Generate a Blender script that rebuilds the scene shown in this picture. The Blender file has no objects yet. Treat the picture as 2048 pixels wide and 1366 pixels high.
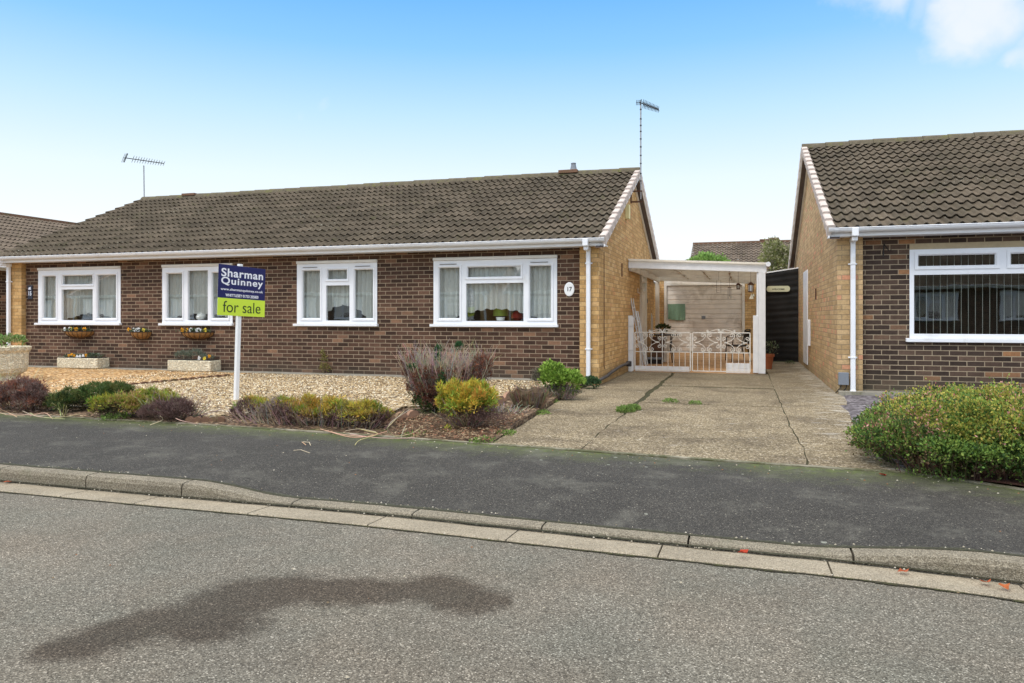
import bpy, math, random
import numpy as np
from mathutils import Vector, Matrix
R = math.radians
random.seed(7); rng = np.random.default_rng(7)
S = bpy.context.scene
COL = S.collection

# ------------------------------------------------------------------ camera
F = 1479.0; HZ = 633.0; CZ = 1.165; A = math.atan(463 / F)
SA, CA = math.sin(A), math.cos(A)
cam = bpy.data.cameras.new('camera'); cam.lens = F / 2048 * 36; cam.sensor_width = 36
cam.shift_y = -(683 - HZ) / 2048; cam.clip_end = 2000; cam.clip_start = .05
camo = bpy.data.objects.new('camera', cam); COL.objects.link(camo)
camo.location = (0, 0, CZ); camo.rotation_euler = (R(90), 0, A); S.camera = camo

def P(u, v, Y):            # photo pixel -> point on the plane y = Y
    k = (u - 1024) / F; t = Y / (CA + k * SA)
    return Vector((t * (-SA + k * CA), Y, CZ + (HZ - v) / F * t))
def G(u, v, z=0.0):        # photo pixel -> point on the level z
    t = F * (CZ - z) / (v - HZ); k = (u - 1024) / F
    return Vector((t * (-SA + k * CA), t * (CA + k * SA), z))
def XU(u, Y): return P(u, 0, Y).x

# ------------------------------------------------------------------ helpers
class MB:
    def __init__(s): s.v = []; s.f = []; s.c = []
    def add(s, vs, fs, col=None):
        n = len(s.v); s.v += [tuple(p) for p in vs]; s.f += [tuple(i + n for i in f) for f in fs]
        if col is not None: s.c += [col] * len(vs)
        return s
    def box(s, x0, x1, y0, y1, z0, z1):
        x0, x1 = sorted((x0, x1)); y0, y1 = sorted((y0, y1)); z0, z1 = sorted((z0, z1))
        v = [(x0,y0,z0),(x1,y0,z0),(x1,y1,z0),(x0,y1,z0),(x0,y0,z1),(x1,y0,z1),(x1,y1,z1),(x0,y1,z1)]
        return s.add(v, [(0,3,2,1),(4,5,6,7),(0,1,5,4),(1,2,6,5),(2,3,7,6),(3,0,4,7)])
    def bbox(s, x0, x1, y0, y1, z0, z1, b=.004):   # box with chamfered edges
        x0, x1 = sorted((x0, x1)); y0, y1 = sorted((y0, y1)); z0, z1 = sorted((z0, z1))
        b = min(b, (x1-x0)*.4, (y1-y0)*.4, (z1-z0)*.4)
        import bmesh
        bm = bmesh.new(); bmesh.ops.create_cube(bm, size=1)
        for q in bm.verts: q.co = Vector(((x0+x1)/2+q.co.x*(x1-x0), (y0+y1)/2+q.co.y*(y1-y0), (z0+z1)/2+q.co.z*(z1-z0)))
        bmesh.ops.bevel(bm, geom=list(bm.edges), offset=b, segments=1, affect='EDGES')
        bm.verts.index_update()
        s.add([q.co for q in bm.verts], [[q.index for q in f.verts] for f in bm.faces]); bm.free(); return s
    def obox(s, p0, p1, w, h, up=(0,0,1)):   # bar of section w x h between two points
        p0 = Vector(p0); p1 = Vector(p1); d = (p1 - p0).normalized(); up = Vector(up)
        if abs(d.dot(up)) > .99: up = Vector((0,1,0))
        r = d.cross(up).normalized(); q = r.cross(d)
        v = [p + r*a*w/2 + q*b*h/2 for p in (p0, p1) for a, b in ((-1,-1),(1,-1),(1,1),(-1,1))]
        return s.add(v, [(3,2,1,0),(4,5,6,7),(0,1,5,4),(1,2,6,5),(2,3,7,6),(3,0,4,7)])
    def tube(s, pts, r, n=6, caps=True, col=None):
        pts = [Vector(p) for p in pts]; m = len(pts)
        rr = r if isinstance(r, (list, tuple)) else [r] * m
        vs = []; up = Vector((.12, .23, .96))
        for i, p in enumerate(pts):
            d = (pts[min(i+1, m-1)] - pts[max(i-1, 0)])
            d = d.normalized() if d.length > 1e-9 else Vector((0,0,1))
            if abs(d.dot(up)) > .97: up = Vector((.96, .2, .12))
            a = d.cross(up).normalized(); b = d.cross(a)
            for j in range(n):
                t = 2 * math.pi * j / n
                vs.append(p + (a * math.cos(t) + b * math.sin(t)) * rr[i])
        fs = [(i*n+j, i*n+(j+1) % n, (i+1)*n+(j+1) % n, (i+1)*n+j) for i in range(m-1) for j in range(n)]
        if caps: fs += [tuple(range(n)), tuple(range((m-1)*n+n-1, (m-1)*n-1, -1))]
        return s.add(vs, fs, col)
    def lathe(s, c, prof, n=20, sx=1, sy=1):
        vs = [(c[0]+r*sx*math.cos(2*math.pi*j/n), c[1]+r*sy*math.sin(2*math.pi*j/n), c[2]+z) for r, z in prof for j in range(n)]
        fs = [(i*n+j, i*n+(j+1) % n, (i+1)*n+(j+1) % n, (i+1)*n+j) for i in range(len(prof)-1) for j in range(n)]
        fs += [tuple(range(n-1, -1, -1)), tuple(range((len(prof)-1)*n, len(prof)*n))]
        return s.add(vs, fs)
    def build(s, name, mat, parent=None, smooth=False):
        off = ROOT.get(parent.name, Vector((0,0,0))) if parent else Vector((0,0,0))
        me = bpy.data.meshes.new(name)
        vs = s.v if off.length == 0 else [(p[0]-off[0], p[1]-off[1], p[2]-off[2]) for p in s.v]
        me.from_pydata(vs, [], s.f); me.materials.append(mat)
        if s.c and len(s.c) == len(s.v):
            at = me.color_attributes.new('col', 'FLOAT_COLOR', 'POINT')
            at.data.foreach_set('color', np.array([(c[0], c[1], c[2], 1) for c in s.c], dtype=np.float32).ravel())
        if smooth: me.polygons.foreach_set('use_smooth', [True]*len(me.polygons))
        me.update()
        o = bpy.data.objects.new(name, me); COL.objects.link(o)
        if parent: o.parent = parent; ROOT[o.name] = off
        return o
ROOT = {}
def tag(o, label, cat, group=None):
    o['label'] = label; o['category'] = cat
    if group: o['group'] = group
    return o
def thing(name, label, cat, loc=(0,0,0), group=None, world=True, rot=0):
    o = bpy.data.objects.new(name, None); COL.objects.link(o); o.location = loc; o.empty_display_size = .2
    o.rotation_euler = (0, 0, rot)
    ROOT[o.name] = Vector(loc) if world else Vector((0,0,0))
    return tag(o, label, cat, group)
def struct(o, kind='structure'):
    o['kind'] = kind; return o
def copy_tree(o, parent=None):
    c = o.copy(); COL.objects.link(c)
    if parent: c.parent = parent
    for ch in list(KIDS(o)): copy_tree(ch, c)
    return c
def KIDS(o): return [x for x in bpy.data.objects if x.parent == o]

# ------------------------------------------------------------------ materials
class N:
    def __init__(s, name):
        s.m = bpy.data.materials.new(name); s.m.use_nodes = True
        s.t = s.m.node_tree; s.t.nodes.clear()
        s.out = s.t.nodes.new('ShaderNodeOutputMaterial')
        s.b = s.t.nodes.new('ShaderNodeBsdfPrincipled'); s.L(s.b.outputs[0], s.out.inputs[0])
    def L(s, a, b): s.t.links.new(a, b)
    def n(s, ty, **k):
        x = s.t.nodes.new('ShaderNode' + ty)
        for a, b in k.items(): setattr(x, a, b)
        return x
    def m_(s, op, a, b=None, c=None):
        x = s.n('Math', operation=op)
        for i, q in enumerate((a, b, c)):
            if q is None: continue
            if isinstance(q, (int, float)): x.inputs[i].default_value = q
            else: s.L(q, x.inputs[i])
        return x.outputs[0]
    def mix(s, f, a, b, mode='MIX'):
        x = s.n('MixRGB', blend_type=mode)
        for i, q in enumerate((f, a, b)):
            if isinstance(q, (int, float)): x.inputs[i].default_value = q
            elif isinstance(q, (tuple, list)): x.inputs[i].default_value = (*q[:3], 1)
            else: s.L(q, x.inputs[i])
        return x.outputs[0]
    def ramp(s, f, stops, interp='LINEAR'):
        x = s.n('ValToRGB'); x.color_ramp.interpolation = interp; e = x.color_ramp.elements
        while len(e) < len(stops): e.new(.5)
        for q, (p, c) in zip(e, stops):
            q.position = p; q.color = (*c[:3], 1) if isinstance(c, (tuple, list)) else (c, c, c, 1)
        s.L(f, x.inputs[0]); return x.outputs[0]
    def obj(s): return s.n('TexCoord').outputs['Object']
    def noise(s, vec, scale, detail=4, rough=.55, out=0, dist=0):
        x = s.n('TexNoise'); x.inputs['Scale'].default_value = scale; x.inputs['Detail'].default_value = detail
        x.inputs['Roughness'].default_value = rough; x.inputs['Distortion'].default_value = dist
        s.L(vec, x.inputs['Vector']); return x.outputs[out]
    def vor(s, vec, scale, out='Distance', feature='F1'):
        x = s.n('TexVoronoi', feature=feature); x.inputs['Scale'].default_value = scale
        s.L(vec, x.inputs['Vector']); return x.outputs[out]
    def bump(s, h, strength=.4, dist=.01):
        x = s.n('Bump'); x.inputs['Strength'].default_value = strength; x.inputs['Distance'].default_value = dist
        s.L(h, x.inputs['Height']); s.L(x.outputs[0], s.b.inputs['Normal'])
    def set(s, col=None, rough=.7, spec=.3, metal=0):
        if col is not None:
            if isinstance(col, (tuple, list)): s.b.inputs['Base Color'].default_value = (*col[:3], 1)
            else: s.L(col, s.b.inputs['Base Color'])
        if isinstance(rough, (int, float)): s.b.inputs['Roughness'].default_value = rough
        else: s.L(rough, s.b.inputs['Roughness'])
        s.b.inputs['Specular IOR Level'].default_value = spec; s.b.inputs['Metallic'].default_value = metal
        return s.m
def gen(name, col, rough=.7, var=.18, scale=6, bump=0, bs=60, spec=.3, metal=0, col2=None, c2t=.6):
    g = N(name); v = g.obj()
    n = g.noise(v, scale, 6, .65)
    c = g.mix(g.ramp(n, [(.3, 0), (.7, 1)]), tuple(x*(1-var) for x in col), tuple(min(1, x*(1+var)) for x in col))
    if col2: c = g.mix(g.ramp(g.noise(v, scale*.6, 8, .7, dist=.5), [(c2t-.08, 0), (c2t+.08, 1)]), c, col2)
    if bump: g.bump(g.noise(v, bs, 4), bump, .01)
    return g.set(c, rough, spec, metal)

def brick(name, stops, mortar, seed=0, mw=.0052, stain=None):
    g = N(name); v = g.obj(); sp = g.n('SeparateXYZ'); g.L(v, sp.inputs[0])
    gn = g.n('SeparateXYZ'); g.L(g.n('NewGeometry').outputs['Normal'], gn.inputs[0])
    side = g.m_('GREATER_THAN', g.m_('ABSOLUTE', gn.outputs[0]), .6)
    wob = g.m_('MULTIPLY', g.m_('SUBTRACT', g.noise(v, 9, 2), .5), .006)
    u = g.m_('ADD', g.m_('ADD', g.m_('MULTIPLY', sp.outputs[0], g.m_('SUBTRACT', 1, side)), g.m_('MULTIPLY', sp.outputs[1], side)), wob)
    z = g.m_('ADD', sp.outputs[2], g.m_('MULTIPLY', wob, .6))
    zz = g.m_('DIVIDE', g.m_('ADD', z, .01), .075); row = g.m_('FLOOR', zz)
    uu = g.m_('ADD', g.m_('DIVIDE', u, .225), g.m_('MULTIPLY', g.m_('FLOORED_MODULO', row, 2), .5)); cl = g.m_('FLOOR', uu)
    fu = g.m_('FRACT', uu); fv = g.m_('FRACT', zz)
    du = g.m_('MULTIPLY', g.m_('MINIMUM', fu, g.m_('SUBTRACT', 1, fu)), .225)
    dv = g.m_('MULTIPLY', g.m_('MINIMUM', fv, g.m_('SUBTRACT', 1, fv)), .075)
    d = g.m_('MINIMUM', du, dv)
    mr = g.n('MapRange'); g.L(d, mr.inputs[0]); mr.inputs[1].default_value = mw - .0012; mr.inputs[2].default_value = mw + .0016
    face = mr.outputs[0]
    cv = g.n('CombineXYZ'); g.L(cl, cv.inputs[0]); g.L(row, cv.inputs[1]); cv.inputs[2].default_value = seed
    wn = g.n('TexWhiteNoise'); g.L(cv.outputs[0], wn.inputs[0])
    bc = g.ramp(wn.outputs[0], stops)
    n1 = g.noise(v, 22, 5, .7)
    bc = g.mix(.55, bc, g.ramp(n1, [(.25, .45), (.5, 1.0), (.75, 1.45)]), 'MULTIPLY')
    bc = g.mix(.3, bc, g.ramp(g.noise(v, 130, 3, .7), [(.3, .6), (.7, 1.3)]), 'MULTIPLY')
    mc = g.mix(.6, mortar, g.ramp(g.noise(v, 2.2, 5, .6), [(.3, .72), (.7, 1.18)]), 'MULTIPLY')
    c = g.mix(face, mc, bc)
    if stain:   # damp, dirty foot of the wall
        dz = g.n('MapRange'); g.L(g.m_('ADD', sp.outputs[2], g.m_('MULTIPLY', g.noise(v, 1.5, 4), .35)), dz.inputs[0])
        dz.inputs[1].default_value = .22; dz.inputs[2].default_value = .5; dz.inputs[3].default_value = .45; dz.inputs[4].default_value = 0
        c = g.mix(dz.outputs[0], c, stain)
    c = g.mix(.5, c, g.ramp(g.noise(v, .9, 5, .6), [(.3, .8), (.7, 1.15)]), 'MULTIPLY')
    h = g.m_('ADD', g.m_('MULTIPLY', face, 1.0), g.m_('MULTIPLY', n1, .35))
    g.bump(h, .6, .006)
    return g.set(c, .85, .2)

def speckle(name, cols, scale, base_noise=.8, extra=None, rough=.9, bump=.5, vscale=None, dark=None):
    g = N(name); v = g.obj()
    wn = g.vor(v, scale, 'Color'); sp = g.n('SeparateColor'); g.L(wn, sp.inputs[0])
    c = g.ramp(sp.outputs[0], cols)
    c = g.mix(.75, c, g.ramp(g.vor(v, scale), [(0, 1.25), (.5, .95), (.9, .5)]), 'MULTIPLY')
    c = g.mix(.6, c, g.ramp(g.noise(v, base_noise, 6, .65), [(.28, .72), (.72, 1.25)]), 'MULTIPLY')
    c = g.mix(.5, c, g.ramp(g.noise(v, scale*.22, 4, .7), [(.3, .7), (.7, 1.25)]), 'MULTIPLY')
    if extra: c = extra(g, v, c)
    g.bump(g.vor(v, scale), bump, .006)
    return g.set(c, rough, .25)

def attr(g, name):
    x = g.n('Attribute'); x.attribute_name = name; return x.outputs['Color'], x.outputs['Fac']

def make_mats():
    M = {}
    M['brown'] = brick('brown_brick', [(0,(.045,.026,.018)),(.3,(.067,.037,.025)),(.55,(.086,.047,.031)),(.8,(.104,.056,.038)),(.93,(.14,.078,.052)),(.965,(.27,.15,.09)),(1,(.15,.085,.056))], (.34,.26,.18), 3, stain=(.085,.075,.055))
    M['yellow'] = brick('buff_brick', [(0,(.44,.26,.10)),(.35,(.52,.315,.125)),(.7,(.60,.375,.16)),(.9,(.64,.43,.20)),(1,(.54,.28,.12))], (.33,.22,.115), 8, mw=.0042, stain=(.16,.13,.07))
    M['buff2'] = brick('pale_buff_brick', [(0,(.40,.265,.13)),(.4,(.48,.325,.165)),(.85,(.56,.39,.21)),(.95,(.58,.31,.18)),(1,(.58,.26,.15))], (.30,.225,.14), 5, mw=.0042, stain=(.17,.15,.09))
    M['brown2'] = brick('dark_brown_brick', [(0,(.04,.027,.021)),(.35,(.06,.04,.031)),(.7,(.085,.055,.04)),(.93,(.12,.077,.055)),(.97,(.34,.17,.08)),(1,(.11,.07,.05))], (.37,.295,.20), 11, stain=(.10,.09,.06))
    # roof tiles
    def tile(name, a, b, c_):
        g = N(name); v = g.obj(); sp = g.n('SeparateXYZ'); g.L(v, sp.inputs[0])
        cv = g.n('CombineXYZ'); g.L(g.m_('FLOOR', g.m_('DIVIDE', sp.outputs[0], .3)), cv.inputs[0]); g.L(g.m_('FLOOR', g.m_('DIVIDE', sp.outputs[2], .138)), cv.inputs[1])
        wn = g.n('TexWhiteNoise'); g.L(cv.outputs[0], wn.inputs[0])
        c = g.ramp(wn.outputs[0], [(0, a), (.5, b), (1, c_)])
        c = g.mix(.8, c, g.ramp(g.noise(v, 1.4, 6, .7), [(.3, .62), (.7, 1.4)]), 'MULTIPLY')
        c = g.mix(.6, c, g.ramp(g.noise(v, 60, 4, .75), [(.3, .55), (.7, 1.45)]), 'MULTIPLY')
        moss = g.ramp(g.noise(v, 3.1, 9, .75, dist=.4), [(.56, 0), (.68, 1)])
        c = g.mix(g.m_('MULTIPLY', moss, .55), c, (.085,.085,.035))
        lich = g.ramp(g.m_('ADD', g.noise(v, 34, 3, .6), g.m_('MULTIPLY', g.noise(v, 1.1, 3), .35)), [(.87, 0), (.90, 1)])
        c = g.mix(lich, c, (.42,.41,.33))
        g.bump(g.noise(v, 90, 4), .5, .006)
        return g.set(c, .92, .15)
    M['tile'] = tile('roof_tile', (.082,.066,.046), (.100,.080,.056), (.124,.098,.070))
    M['tile_far'] = tile('faded_brown_roof_tile', (.125,.098,.074), (.15,.118,.09), (.18,.142,.108))
    M['ridge'] = gen('mossy_ridge_tile', (.12,.10,.068), .95, .3, 9, .6, 60, col2=(.14,.135,.045), c2t=.6)
    M['verge'] = gen('verge_cap', (.56,.48,.43), .8, .12, 12, .3, 40, col2=(.36,.31,.25), c2t=.68)
    M['upvc'] = gen('white_plastic', (.80,.815,.85), .35, .05, 1.5, 0, spec=.5, col2=(.62,.62,.60), c2t=.66)
    M['paint'] = gen('white_paint', (.80,.80,.80), .6, .06, 7, .15, 70, col2=(.55,.52,.45), c2t=.72)
    M['cream'] = gen('weathered_cream_paint', (.66,.62,.55), .6, .10, 5, .15, 60, col2=(.44,.38,.30), c2t=.66)
    M['gatewhite'] = gen('chipped_white_metal', (.82,.79,.72), .5, .10, 25, .2, 90, col2=(.50,.36,.22), c2t=.74)
    M['trimstone'] = gen('pale_head_trim', (.70,.69,.66), .6, .06, 4)
    M['lintel'] = gen('sandstone_lintel', (.42,.34,.22), .85, .12, 9, .3)
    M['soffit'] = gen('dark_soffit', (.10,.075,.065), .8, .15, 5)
    M['concrete'] = gen('grey_concrete', (.30,.275,.225), .95, .2, 3.5, .5, 120, col2=(.16,.15,.085), c2t=.62)
    M['kerb'] = speckle('kerb_concrete', [(0,(.14,.12,.085)),(.5,(.235,.20,.145)),(1,(.37,.325,.245))], 190, 2.5,
        lambda g, v, c: g.mix(g.ramp(g.noise(v, 5, 7, .7), [(.56,0),(.7,.55)]), c, (.12,.115,.07)))
    M['channel'] = speckle('channel_concrete', [(0,(.23,.19,.135)),(.5,(.335,.285,.205)),(1,(.44,.375,.28))], 200, 2.5,
        lambda g, v, c: g.mix(g.ramp(g.noise(v, 7, 7, .7), [(.6,0),(.75,.5)]), c, (.16,.15,.09)))
    M['moss'] = gen('joint_moss', (.055,.055,.018), .98, .5, 40, .7, 150, col2=(.04,.033,.02), c2t=.5)
    def road_x(g, v, c):
        cc, fac = attr(g, 'stain')
        e = g.m_('ADD', fac, g.m_('MULTIPLY', g.m_('SUBTRACT', g.noise(v, 6, 10, .85), .5), 1.25))
        k = g.ramp(e, [(.34, (1,1,1)), (.74, (.45,.41,.38))])
        c = g.mix(1, c, k, 'MULTIPLY')
        c = g.mix(g.ramp(g.noise(v, 1.9, 5, .6), [(.45, 0), (.65, .5)]), c, g.mix(1, c, (.84, .90, .90), 'MULTIPLY'))
        return g.mix(g.ramp(g.noise(v, 1.1, 4, .6), [(.4, 0), (.75, .5)]), c, g.mix(1, c, (1.16, .98, .88), 'MULTIPLY'))
    M['road'] = speckle('road_asphalt', [(0,(.072,.063,.048)),(.35,(.142,.128,.100)),(.75,(.205,.186,.147)),(.93,(.28,.257,.207)),(1,(.50,.46,.38))], 185, .6, road_x, bump=.5)
    def pave_x(g, v, c):
        sp = g.n('SeparateXYZ'); g.L(v, sp.inputs[0])
        cc, fac = attr(g, 'moss')
        nn = g.noise(v, 7, 9, .8)
        m = g.ramp(g.m_('ADD', g.m_('MULTIPLY', fac, .46), g.m_('MULTIPLY', nn, .9)), [(.60, 0), (.84, .75)])
        c = g.mix(m, c, (.085,.092,.045))
        c = g.mix(g.ramp(g.m_('ADD', g.m_('MULTIPLY', fac, .5), g.noise(v, 13, 8, .8)), [(.93,0),(1.05,.6)]), c, (.11,.14,.035))
        c = g.mix(g.ramp(g.noise(v, 2.2, 6, .7), [(.52,0),(.66,.3)]), c, (.20,.19,.155))
        d = g.m_('ADD', g.vor(v, 5.0), g.m_('MULTIPLY', g.noise(v, 30, 3), .05))
        sel = g.n('SeparateColor'); g.L(g.vor(v, 5.0, 'Color'), sel.inputs[0])
        d = g.m_('ADD', g.vor(v, 7.0), g.m_('MULTIPLY', g.noise(v, 24, 4, .7), .16)); sel = g.n('SeparateColor'); g.L(g.vor(v, 7.0, 'Color'), sel.inputs[0])
        l = g.m_('MULTIPLY', g.m_('LESS_THAN', d, g.m_('ADD', .10, g.m_('MULTIPLY', sel.outputs[1], .12))), g.m_('GREATER_THAN', sel.outputs[0], g.m_('SUBTRACT', .93, g.m_('MULTIPLY', fac, .55))))
        c = g.mix(g.m_('MULTIPLY', l, .5), c, (.40,.41,.34))
        d2 = g.vor(v, 40); s2 = g.n('SeparateColor'); g.L(g.vor(v, 40, 'Color'), s2.inputs[0])
        l2 = g.m_('MULTIPLY', g.m_('LESS_THAN', d2, .2), g.m_('GREATER_THAN', s2.outputs[1], .86))
        return g.mix(g.m_('MULTIPLY', l2, .55), c, (.36,.33,.26))
    M['pave'] = speckle('pavement_asphalt', [(0,(.031,.028,.024)),(.5,(.053,.048,.042)),(.9,(.082,.076,.064)),(1,(.18,.165,.135))], 190, 1.4, pave_x, bump=.5)
    def drive_x(g, v, c):
        worn = g.ramp(g.noise(v, 1.3, 7, .72, dist=.3), [(.46, 0), (.62, .9)])
        c = g.mix(worn, c, g.mix(1, c, (.58,.56,.56), 'MULTIPLY'))
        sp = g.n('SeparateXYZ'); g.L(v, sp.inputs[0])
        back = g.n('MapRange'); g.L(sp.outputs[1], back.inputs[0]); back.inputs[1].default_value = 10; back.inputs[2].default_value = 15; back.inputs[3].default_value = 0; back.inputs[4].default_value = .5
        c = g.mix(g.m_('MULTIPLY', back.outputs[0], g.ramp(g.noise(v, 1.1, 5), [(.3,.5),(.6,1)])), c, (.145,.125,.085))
        w2 = g.n('MapRange'); g.L(sp.outputs[0], w2.inputs[0]); w2.inputs[1].default_value = .5; w2.inputs[2].default_value = 1.3
        map_ = g.n('Mapping'); map_.inputs['Scale'].default_value = (3, 9, 3); g.L(v, map_.inputs[0])
        fl = g.ramp(g.m_('ADD', g.noise(map_.outputs[0], 1.0, 6, .7), g.m_('MULTIPLY', w2.outputs[0], .13)), [(.62, 0), (.69, .5)])
        c = g.mix(fl, c, (.55,.52,.46))
        return g.mix(g.ramp(g.noise(v, 6, 8, .75), [(.60, 0), (.74, .5)]), c, (.20,.18,.085))
    M['drive'] = speckle('exposed_aggregate_drive', [(0,(.095,.071,.041)),(.4,(.215,.168,.10)),(.75,(.305,.243,.15)),(.93,(.42,.345,.23)),(1,(.60,.52,.39))], 80, .8, drive_x, bump=.4)
    g = N('translucent_sheet'); g.set((.85,.82,.75), .6, .2); tl = g.n('BsdfTranslucent'); tl.inputs[0].default_value = (.92,.89,.83,1); ms = g.n('MixShader'); ms.inputs[0].default_value = .65; g.L(g.b.outputs[0], ms.inputs[1]); g.L(tl.outputs[0], ms.inputs[2]); g.L(ms.outputs[0], g.out.inputs[0]); M['poly'] = g.m
    M['patio'] = gen('orange_patio', (.50,.30,.15), .9, .25, 2.5, .3, 50, col2=(.12,.07,.045), c2t=.68)
    M['gravel_gold'] = speckle('golden_gravel', [(0,(.12,.06,.02)),(.3,(.36,.19,.07)),(.6,(.55,.32,.13)),(.9,(.68,.46,.22)),(1,(.80,.68,.48))], 27, 1.2, rough=.85, bump=1)
    M['gravel'] = speckle('mixed_gravel', [(0,(.06,.038,.02)),(.3,(.20,.14,.075)),(.6,(.40,.29,.16)),(.85,(.60,.47,.29)),(1,(.85,.78,.62))], 27, 1.0, rough=.85, bump=1)
    M['soil'] = speckle('leaf_litter_soil', [(0,(.035,.022,.013)),(.4,(.085,.053,.032)),(.75,(.16,.10,.06)),(.95,(.32,.22,.13)),(1,(.55,.43,.28))], 36, 2.2,
        lambda g, v, c: g.mix(g.ramp(g.noise(v, 3, 8, .75), [(.58,0),(.68,.7)]), c, (.075,.10,.02)), bump=1)
    M['slate_chip'] = speckle('purple_slate_chips', [(0,(.06,.05,.052)),(.5,(.14,.122,.13)),(1,(.29,.265,.275))], 22, 2, bump=1)
    M['ground'] = gen('ground_soil', (.09,.10,.04), 1, .3, 1.5)
    M['edging'] = gen('terracotta_edging', (.34,.20,.13), .95, .2, 8, .5, 60, col2=(.20,.15,.09), c2t=.58)
    M['edging2'] = gen('brown_rope_edging', (.17,.095,.06), .95, .25, 8, .5, 60, col2=(.12,.11,.05), c2t=.6)
    M['stone'] = N('carved_cream_stone'); g = M['stone']; v = g.obj()
    sw = g.noise(v, 14, 2, .5, dist=2.5)
    c = g.mix(.6, (.78,.70,.52), g.ramp(sw, [(.3,.7),(.6,1.15)]), 'MULTIPLY')
    g.bump(g.ramp(sw, [(.35,0),(.6,1)]), 1.0, .02); M['stone'] = g.set(c, .9, .2)
    M['coir'] = gen('coir_liner', (.30,.15,.05), 1, .3, 25, .7, 90)
    M['blackmetal'] = gen('black_metal', (.02,.018,.016), .5, .2, 20)
    M['rust'] = gen('rusty_metal', (.09,.04,.025), .8, .3, 20)
    M['alu'] = gen('aluminium', (.72,.73,.74), .35, .08, 8, metal=.75)
    M['mast'] = gen('galvanised_metal', (.35,.35,.36), .5, .2, 20, metal=.5)
    M['pipegrey'] = gen('grey_plastic', (.06,.055,.055), .6, .2, 5)
    M['boxgrey'] = gen('grey_meter_box', (.20,.22,.25), .5, .05, 4)
    M['terracotta'] = gen('terracotta', (.40,.13,.055), .85, .15, 6)
    M['plaque'] = gen('white_enamel', (.86,.87,.87), .25, .02, 3, spec=.5)
    M['slate'] = gen('slate_plaque', (.035,.04,.06), .5, .1, 8)
    M['ink'] = gen('black_paint', (.012,.012,.014), .5, .02, 3)
    M['silverink'] = gen('pale_paint', (.70,.74,.85), .5, .02, 3)
    M['navy'] = gen('navy_board', (.015,.018,.105), .35, .03, 2, spec=.4)
    M['lime'] = gen('lime_board', (.62,.80,.06), .4, .02, 2, spec=.4)
    M['white_ink'] = gen('white_print', (.86,.86,.90), .4, .01, 2)
    M['olive_ink'] = gen('dark_olive_print', (.035,.055,.02), .5, .02, 2)
    M['towel'] = gen('sage_towel', (.17,.27,.19), .95, .12, 20, .4, 200)
    M['welcome'] = gen('cream_plaque', (.62,.62,.42), .5, .06, 10)
    M['fabric'] = gen('black_mesh_fabric', (.05,.045,.042), .9, .1, 30)
    M['wood'] = gen('white_washed_wood', (.62,.60,.56), .8, .15, 9, .3)
    M['brownwood'] = gen('brown_wood', (.12,.06,.035), .7, .2, 9)
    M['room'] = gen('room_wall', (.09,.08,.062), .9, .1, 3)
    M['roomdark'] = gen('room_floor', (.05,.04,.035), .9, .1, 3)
    M['blind'] = gen('vertical_blind_fabric', (.72,.75,.70), .8, .05, 6)
    M['cloth_red'] = gen('red_cloth', (.45,.04,.02), .8, .1, 9)
    M['cloth_green'] = gen('green_shade', (.35,.48,.08), .7, .1, 6)
    M['yellowbox'] = gen('cream_vent_cover', (.75,.68,.36), .6, .06, 8)
    # black corrugated sheet
    M['sheet'] = gen('black_sheet', (.014,.013,.012), .62, .4, 3, spec=.25)
    # lamp glass
    g = N('frosted_glass'); g.set((.75,.78,.76), .25, .5); g.b.inputs['Alpha'].default_value = .6; M['frost'] = g.m
    # window glass: reflects and lets the room show
    g = N('window_glass'); tr = g.n('BsdfTransparent'); tr.inputs[0].default_value = (.93,.96,.94,1)
    gl = g.n('BsdfGlossy'); gl.inputs['Roughness'].default_value = .015; gl.inputs[0].default_value = (1,1,1,1)
    bp = g.n('Bump'); bp.inputs['Strength'].default_value = .04; bp.inputs['Distance'].default_value = .02
    g.L(g.noise(g.obj(), 1.6, 2), bp.inputs['Height']); g.L(bp.outputs[0], gl.inputs['Normal'])
    lw = g.n('LayerWeight'); lw.inputs['Blend'].default_value = .5
    mr = g.n('MapRange'); g.L(lw.outputs['Facing'], mr.inputs[0]); mr.inputs[3].default_value = .17; mr.inputs[4].default_value = .7
    ms = g.n('MixShader'); g.L(mr.outputs[0], ms.inputs[0]); g.L(tr.outputs[0], ms.inputs[1]); g.L(gl.outputs[0], ms.inputs[2]); g.L(ms.outputs[0], g.out.inputs[0])
    M['glass'] = g.m
    # lace
    g = N('lace_net'); v = g.obj()
    mp = g.n('Mapping'); mp.inputs['Scale'].default_value = (1, .2, .55); g.L(v, mp.inputs[0])
    pat = g.ramp(g.noise(mp.outputs[0], 34, 3, .6, dist=1.8), [(.44, 0), (.56, 1)])
    pat2 = g.ramp(g.noise(mp.outputs[0], 12, 2, .6, dist=2.2), [(.48, 0), (.56, 1)])
    gn = g.n('SeparateXYZ'); g.L(g.n('NewGeometry').outputs['Normal'], gn.inputs[0])
    nx = g.m_('POWER', g.m_('ABSOLUTE', gn.outputs[0]), 1.6)
    al = g.m_('ADD', .76, g.m_('ADD', g.m_('MULTIPLY', nx, .42), g.m_('ADD', g.m_('MULTIPLY', pat, .20), g.m_('MULTIPLY', pat2, .17))))
    tr = g.n('BsdfTransparent'); df = g.n('BsdfDiffuse'); df.inputs[0].default_value = (.86,.87,.85,1)
    tl = g.n('BsdfTranslucent'); tl.inputs[0].default_value = (.7,.72,.7,1)
    m1 = g.n('MixShader'); m1.inputs[0].default_value = .25; g.L(df.outputs[0], m1.inputs[1]); g.L(tl.outputs[0], m1.inputs[2])
    ms = g.n('MixShader'); g.L(al, ms.inputs[0]); g.L(tr.outputs[0], ms.inputs[1]); g.L(m1.outputs[0], ms.inputs[2]); g.L(ms.outputs[0], g.out.inputs[0])
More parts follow.
